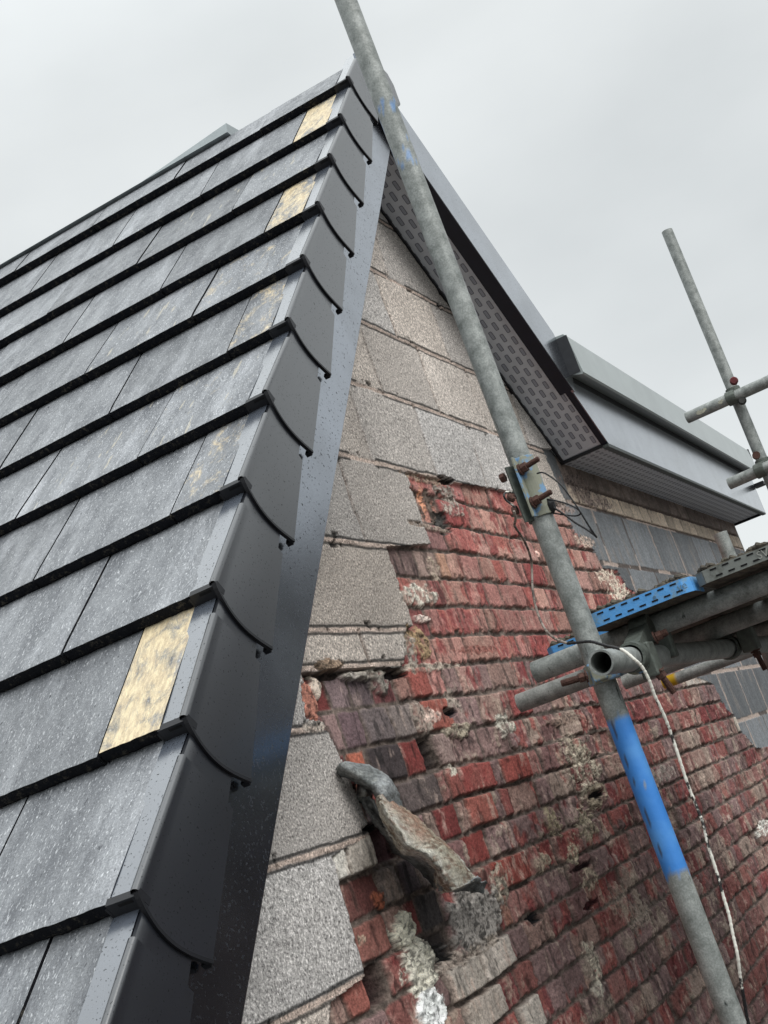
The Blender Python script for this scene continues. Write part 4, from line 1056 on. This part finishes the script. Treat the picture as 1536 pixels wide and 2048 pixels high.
# ------------------------------------------------------------------ cables
def smooth_path(P, n=8):
    P = [np.array(p, float) for p in P]; out = []
    for i in range(len(P) - 1):
        p0 = P[max(i - 1, 0)]; p1 = P[i]; p2 = P[i + 1]; p3 = P[min(i + 2, len(P) - 1)]
        for j in range(n):
            s = j / n; out.append(.5 * ((2 * p1) + (-p0 + p2) * s + (2 * p0 - 5 * p1 + 4 * p2 - p3) * s * s + (-p0 + 3 * p1 - 3 * p2 + p3) * s ** 3))
    out.append(P[-1]); return out
def cable(name, pts, r, mat, parent=None):
    path = smooth_path([atD(*p) for p in pts], 14); mb = MB()
    rs = [r * (1 + .18 * math.sin(i * 1.7) * math.sin(i * .37)) for i in range(len(path))]
    mb.sweep(path, rs, 8); return mb.build(name, mat, parent, smooth=True, sharp=80)
def mat_cable(name, c1, c2, th, scale=30):
    m, t, b = newmat(name); v = objvec(t)
    t.links.new(mixc(t, L4(c1), L4(c2), ramp(t, noise(t, v, scale, 5, .7), [(th, 0), (th + .03, 1)])), b.inputs['Base Color']); b.inputs['Roughness'].default_value = .6
    return m
M_wire = mat_cable('white_cable', (222, 220, 210), (44, 42, 42), .52, 13)
M_wire2 = mat_cable('dusty_cable', (150, 138, 128), (90, 82, 76), .5)
M_wblack = simple('black_cable', (26, 26, 28), .5)
cb_t = thing('cable', 'thin dusty cable looped by the clamp and hanging down to a paint flecked white length', 'cable', tuple(atD(1228, 1290, 2.5)))
cable('upper_run', [(1028, 1022, 2.78), (1031, 1037, 2.8), (1029, 1050, 2.86), (1033, 1058, 2.9), (1050, 1085, 3.0), (1062, 1118, 3.05), (1064, 1150, 3.05), (1066, 1185, 3.0), (1075, 1225, 2.95), (1090, 1258, 2.85), (1110, 1277, 2.75), (1135, 1287, 2.62)], .0026, M_wire2, cb_t)
cable('black_run', [(1135, 1287, 2.62), (1155, 1285, 2.60), (1180, 1283, 2.58), (1200, 1288, 2.56), (1222, 1294, 2.54)], .0028, M_wblack, cb_t)
cable('white_run', [(1220, 1293, 2.54), (1245, 1300, 2.52), (1268, 1318, 2.50), (1285, 1335, 2.50), (1299, 1362, 2.50), (1310, 1392, 2.50), (1328, 1430, 2.50), (1343, 1470, 2.50), (1358, 1515, 2.49), (1376, 1570, 2.48), (1396, 1620, 2.47), (1407, 1650, 2.46), (1416, 1690, 2.45), (1432, 1740, 2.44), (1446, 1790, 2.43), (1458, 1830, 2.42), (1466, 1870, 2.41), (1475, 1910, 2.4), (1480, 1950, 2.4), (1484, 1978, 2.4)], .0029, M_wire, cb_t)
cable('black_tail', [(1484, 1976, 2.4), (1488, 2000, 2.4), (1493, 2030, 2.4), (1498, 2065, 2.4), (1500, 2200, 2.4)], .0030, M_wblack, cb_t)
cable('end_loop', [(1030, 1015, 2.78), (1022, 1008, 2.78), (1012, 1000, 2.78), (1008, 990, 2.78), (1014, 984, 2.8), (1025, 985, 2.82), (1032, 996, 2.84)], .0022, M_wire, cb_t)
mb = MB(); pt = atD(1022, 996, 2.8)
for i in range(7): a = rnd.uniform(0, 6); mb.sweep([pt + np.array([0, math.cos(a), math.sin(a)]) * .008, pt + np.array([.004, math.cos(a + 2), math.sin(a + 2)]) * .009], .0028, 6)
mb.sweep([pt + (-.004, -.004, -.006), pt + (0, 0, 0), pt + (.004, .002, .009)], [.004, .009, .004], 8); mb.build('frayed_tip', M_rust, cb_t)
wires = thing('wire_loops', 'tangle of thin black wire loops sticking out behind the blue clamp', 'wire', tuple(atD(1100, 1015, 2.9)))
cable('wire', [(1074, 947, 2.92), (1084, 945, 2.91), (1096, 950, 2.90), (1120, 968, 2.88), (1140, 993, 2.87), (1160, 1023, 2.86), (1178, 1052, 2.86), (1193, 1074, 2.86), (1186, 1066, 2.87), (1180, 1059, 2.88)], .0017, M_wblack, wires)
cable('wire', [(1094, 998, 2.93), (1110, 1001, 2.92), (1135, 1008, 2.90), (1155, 1018, 2.89), (1161, 1026, 2.89), (1155, 1031, 2.9), (1138, 1031, 2.91), (1100, 1025, 2.93)], .0017, M_wblack, wires)
cable('wire', [(1098, 1008, 2.93), (1112, 1018, 2.92), (1130, 1030, 2.91), (1150, 1045, 2.9), (1172, 1058, 2.89), (1186, 1068, 2.88), (1193, 1074, 2.88)], .0022, M_wblack, wires)
mb = MB(); kp = atD(1100, 1014, 2.93); mb.sweep([kp + (0, 0, .016), kp + (0, -.004, .006), kp + (0, -.004, -.006), kp + (0, 0, -.014)], [.003, .009, .008, .003], 10); mb.build('knot', M_wblack, wires, smooth=True)
# ------------------------------------------------------------------ torn lead flashing
m, t, b = newmat('lead_and_mortar'); v = objvec(t)
c = mixc(t, attr(t), ramp(t, noise(t, v, 130, 6, .8), [(.34, .45), (.5, .95), (.66, 1.6)]), 1, 'MULTIPLY')
t.links.new(c, b.inputs['Base Color']); b.inputs['Roughness'].default_value = .75; b.inputs['Specular IOR Level'].default_value = .3; bump(t, b, noise(t, v, 130, 6, .75), 1, .006)
M_lead = m
def loft(name, rows, cols, parent, sub=7, disp=.0035, th=.003, seed=0, crust=False, sharp=True):
    """rows: list of rows of (px,py,Y); cols same shape of sRGB colours"""
    Rr = np.array([[atY(x, y, Y) for x, y, Y in r] for r in rows]); Cc = np.array(cols, float)
    a, b_ = Rr.shape[:2]
    def up1(Aq, axis, n):
        Aq = np.moveaxis(Aq, axis, 0); o = []
        for i in range(len(Aq) - 1):
            p0 = Aq[max(i - 1, 0)]; p1 = Aq[i]; p2 = Aq[i + 1]; p3 = Aq[min(i + 2, len(Aq) - 1)]
            for j in range(n):
                s = j / n; o.append(.5 * ((2 * p1) + (-p0 + p2) * s + (2 * p0 - 5 * p1 + 4 * p2 - p3) * s * s + (-p0 + 3 * p1 - 3 * p2 + p3) * s ** 3))
        o.append(Aq[-1]); return np.moveaxis(np.array(o), 0, axis)
    def upl(Aq, n):
        o = []
        for i in range(Aq.shape[1] - 1):
            for j in range(n): o.append(Aq[:, i] * (1 - j / n) + Aq[:, i + 1] * j / n)
        o.append(Aq[:, -1]); return np.stack(o, 1)
    G_ = up1(Rr, 0, sub); G_ = upl(G_, sub) if sharp else up1(G_, 1, sub); K = up1(up1(Cc, 0, sub), 1, sub)
    u = G_[..., 0] * 60; w = G_[..., 2] * 60
    G_[..., 1] += (fbm(u, w, seed, 4, .6) - .5) * disp * 2; G_[..., 0] += (fbm(u * 1.3, w * 1.3, seed + 3, 3) - .5) * disp * 1.4; G_[..., 2] += (fbm(u * 1.1 + 4, w, seed + 7, 3) - .5) * disp * 1.4
    K = np.clip(K, 0, 255)
    if crust:
        f1 = sstep(.5, .6, fbm(u * 1.6, w * 1.6, seed + 20, 5, .65))[..., None]; f2 = sstep(.54, .62, fbm(u * 1.4 + 9, w * 1.4, seed + 21, 5, .65))[..., None]; f3 = sstep(.58, .66, fbm(u * 2.2 + 5, w * 2.2, seed + 22, 4, .6))[..., None]
        K = K * (1 - .6 * f1) + .6 * f1 * np.array([192, 186, 168.]); K = K * (1 - .55 * f2) + .35 * f2 * np.array([160, 112, 88.]); K = K * (1 - .35 * f3) + .35 * f3 * np.array([110, 102, 90.])
        G_[..., 1] += (fbm(u * 3, w * 3, seed + 30, 3) - .5) * .006
    else:
        crease = np.abs(fbm(u * .9, w * .5, seed + 40, 3) - .5); G_[..., 1] += np.exp(-(crease / .03) ** 2) * .006
        f1 = sstep(.56, .64, fbm(u * 1.2, w * 1.2, seed + 20, 5, .65))[..., None]; K = K * (1 - .5 * f1) + .5 * f1 * np.array([168, 170, 166.])
    mb_v = G_.reshape(-1, 3); n_ = G_.shape[1]
    F_ = np.array([(i * n_ + j, i * n_ + j + 1, (i + 1) * n_ + j + 1, (i + 1) * n_ + j) for i in range(G_.shape[0] - 1) for j in range(n_ - 1)])
    o = mesh_np(name, mb_v, F_, M_lead, parent, lin(np.clip(K.reshape(-1, 3), 0, 255)) * 1.1, True)
    md = o.modifiers.new('thickness', 'SOLIDIFY'); md.thickness = th; md.offset = 0
    return o
lead = thing('lead_flashing', 'crumpled torn lead flashing with rusty mortar crust poking out of the brick wall', 'flashing', tuple(atY(680, 1525, -.02)))
dg_, mg_, lg_, bl_ = (96, 100, 100), (122, 126, 126), (160, 164, 166), (50, 52, 54)
ru, ta, wh = (166, 136, 118), (170, 162, 144), (204, 202, 192)
loft('lead_roll', [
    [(672, 1548, -.005), (678, 1530, -.03), (690, 1524, -.035), (704, 1526, -.02)],
    [(706, 1560, -.03), (708, 1548, -.055), (722, 1533, -.055), (738, 1533, -.03)],
    [(738, 1580, -.05), (742, 1566, -.075), (756, 1545, -.075), (770, 1550, -.045)],
    [(750, 1592, -.065), (760, 1580, -.09), (778, 1562, -.09), (788, 1572, -.05)],
    [(762, 1612, -.07), (776, 1600, -.09), (794, 1590, -.08), (802, 1606, -.04)],
    [(782, 1640, -.06), (800, 1640, -.07), (812, 1640, -.06), (816, 1645, -.03)]],
    [[mg_, mg_, lg_, mg_], [dg_, mg_, mg_, lg_], [bl_, mg_, mg_, lg_], [dg_, lg_, lg_, mg_], [dg_, mg_, mg_, dg_], [dg_, mg_, dg_, dg_]], lead, seed=1, sharp=False, disp=.005)
loft('mortar_crust', [
    [(752, 1594, -.060), (758, 1590, -.100), (768, 1586, -.074), (778, 1592, -.055)],
    [(762, 1632, -.070), (770, 1620, -.118), (790, 1610, -.084), (806, 1616, -.055)],
    [(782, 1668, -.078), (792, 1654, -.135), (818, 1636, -.094), (838, 1640, -.060)],
    [(806, 1704, -.085), (818, 1692, -.142), (846, 1668, -.102), (866, 1668, -.060)],
    [(834, 1714, -.090), (850, 1708, -.146), (878, 1688, -.102), (898, 1696, -.065)],
    [(866, 1736, -.095), (876, 1732, -.146), (904, 1712, -.104), (922, 1722, -.07)],
    [(872, 1762, -.095), (888, 1756, -.142), (924, 1738, -.106), (946, 1752, -.07)],
    [(884, 1786, -.09), (904, 1782, -.135), (934, 1768, -.100), (960, 1756, -.07)]],
    [[ta, wh, ru, mg_], [wh, wh, ru, ta], [ta, wh, ru, ru], [wh, wh, ru, ta], [lg_, wh, ta, ru], [wh, wh, ta, wh], [wh, wh, ta, wh], [wh, wh, wh, wh]], lead, seed=5, disp=.0045, th=.005, crust=True, sub=9)
loft('lead_sheet', [
    [(722, 1592, -.02), (730, 1596, -.03), (738, 1592, -.04), (746, 1600, -.055)],
    [(738, 1628, -.02), (746, 1626, -.035), (752, 1622, -.05), (764, 1634, -.075)],
    [(752, 1650, -.02), (764, 1652, -.05), (774, 1650, -.075), (784, 1668, -.09)],
    [(770, 1676, -.02), (790, 1684, -.055), (804, 1694, -.085), (812, 1704, -.10)],
    [(792, 1706, -.02), (812, 1704, -.055), (828, 1708, -.085), (842, 1714, -.105)],
    [(824, 1728, -.02), (838, 1720, -.05), (850, 1724, -.085), (866, 1736, -.11)],
    [(848, 1748, -.02), (858, 1742, -.05), (868, 1744, -.085), (878, 1756, -.11)],
    [(868, 1772, -.02), (872, 1776, -.05), (876, 1776, -.085), (884, 1782, -.11)]],
    [[mg_, bl_, mg_, lg_], [lg_, mg_, bl_, mg_], [lg_, mg_, bl_, wh], [mg_, lg_, mg_, wh], [mg_, lg_, lg_, lg_], [lg_, lg_, lg_, mg_], [mg_, mg_, lg_, mg_], [mg_, mg_, mg_, lg_]], lead, seed=9)
loft('lead_fold', [
    [(712, 1556, -.005), (716, 1570, -.01), (716, 1590, -.01), (704, 1600, -.005)],
    [(728, 1566, -.01), (728, 1578, -.03), (730, 1590, -.03), (722, 1604, -.01)],
    [(742, 1570, -.01), (740, 1582, -.02), (742, 1594, -.02), (740, 1606, -.01)]],
    [[bl_] * 4, [bl_, lg_, wh, dg_], [bl_, bl_, dg_, bl_]], lead, seed=12, th=.006)
loft('torn_tip', [
    [(886, 1776, -.10), (900, 1782, -.12), (918, 1774, -.12), (944, 1760, -.10), (956, 1752, -.085)],
    [(902, 1780, -.07), (916, 1782, -.08), (932, 1772, -.08), (952, 1764, -.07), (966, 1764, -.06)],
    [(932, 1772, -.04), (938, 1780, -.045), (948, 1778, -.045), (960, 1772, -.04), (973, 1762, -.035)],
    [(934, 1774, -.03), (946, 1784, -.03), (956, 1784, -.03), (966, 1786, -.03), (971, 1772, -.03)]],
    [[wh, wh, wh, lg_, lg_], [wh, dg_, dg_, dg_, lg_], [bl_, dg_, dg_, mg_, dg_], [dg_, dg_, dg_, dg_, mg_]], lead, seed=14)
# ------------------------------------------------------------------ ground far below
mb = MB(); mb.add([(-400, -400, -5.6), (400, -400, -5.6), (400, 400, -5.6), (-400, 400, -5.6)], [(0, 1, 2, 3)])
gr = mb.build('ground', simple('yard_concrete', (70, 69, 67), .9, 0, .8, .3), None); gr['kind'] = 'structure'

# ------------------------------------------------------------------ the house next door (outside the picture, mirrored in the glossy trim)
nb = thing('neighbouring_house', 'brown brick house across the yard, outside the picture', 'house', (15, -9, -5.6))
M_nb = simple('neighbour_brick', (58, 44, 40), .9); M_nr = simple('neighbour_roof', (40, 39, 42), .8)
mb = MB(); mb.box((13, -19, -5.6), (10, 0, 0), (0, 12.4, 0), (0, 0, 6.2)); mb.build('wall', M_nb, nb)
mb = MB(); mb.prism([(12.6, -19.3, .6), (23.4, -19.3, .6), (18, -19.3, 4.6)], (0, 13.0, 0)); mb.build('roof', M_nr, nb)
mb = MB(); mb.box((12.97, -9.5, -2), (.028, 0, 0), (0, 1.4, 0), (0, 0, 1.3)); mb.build('window', simple('pane', (40, 46, 54), .1), nb)
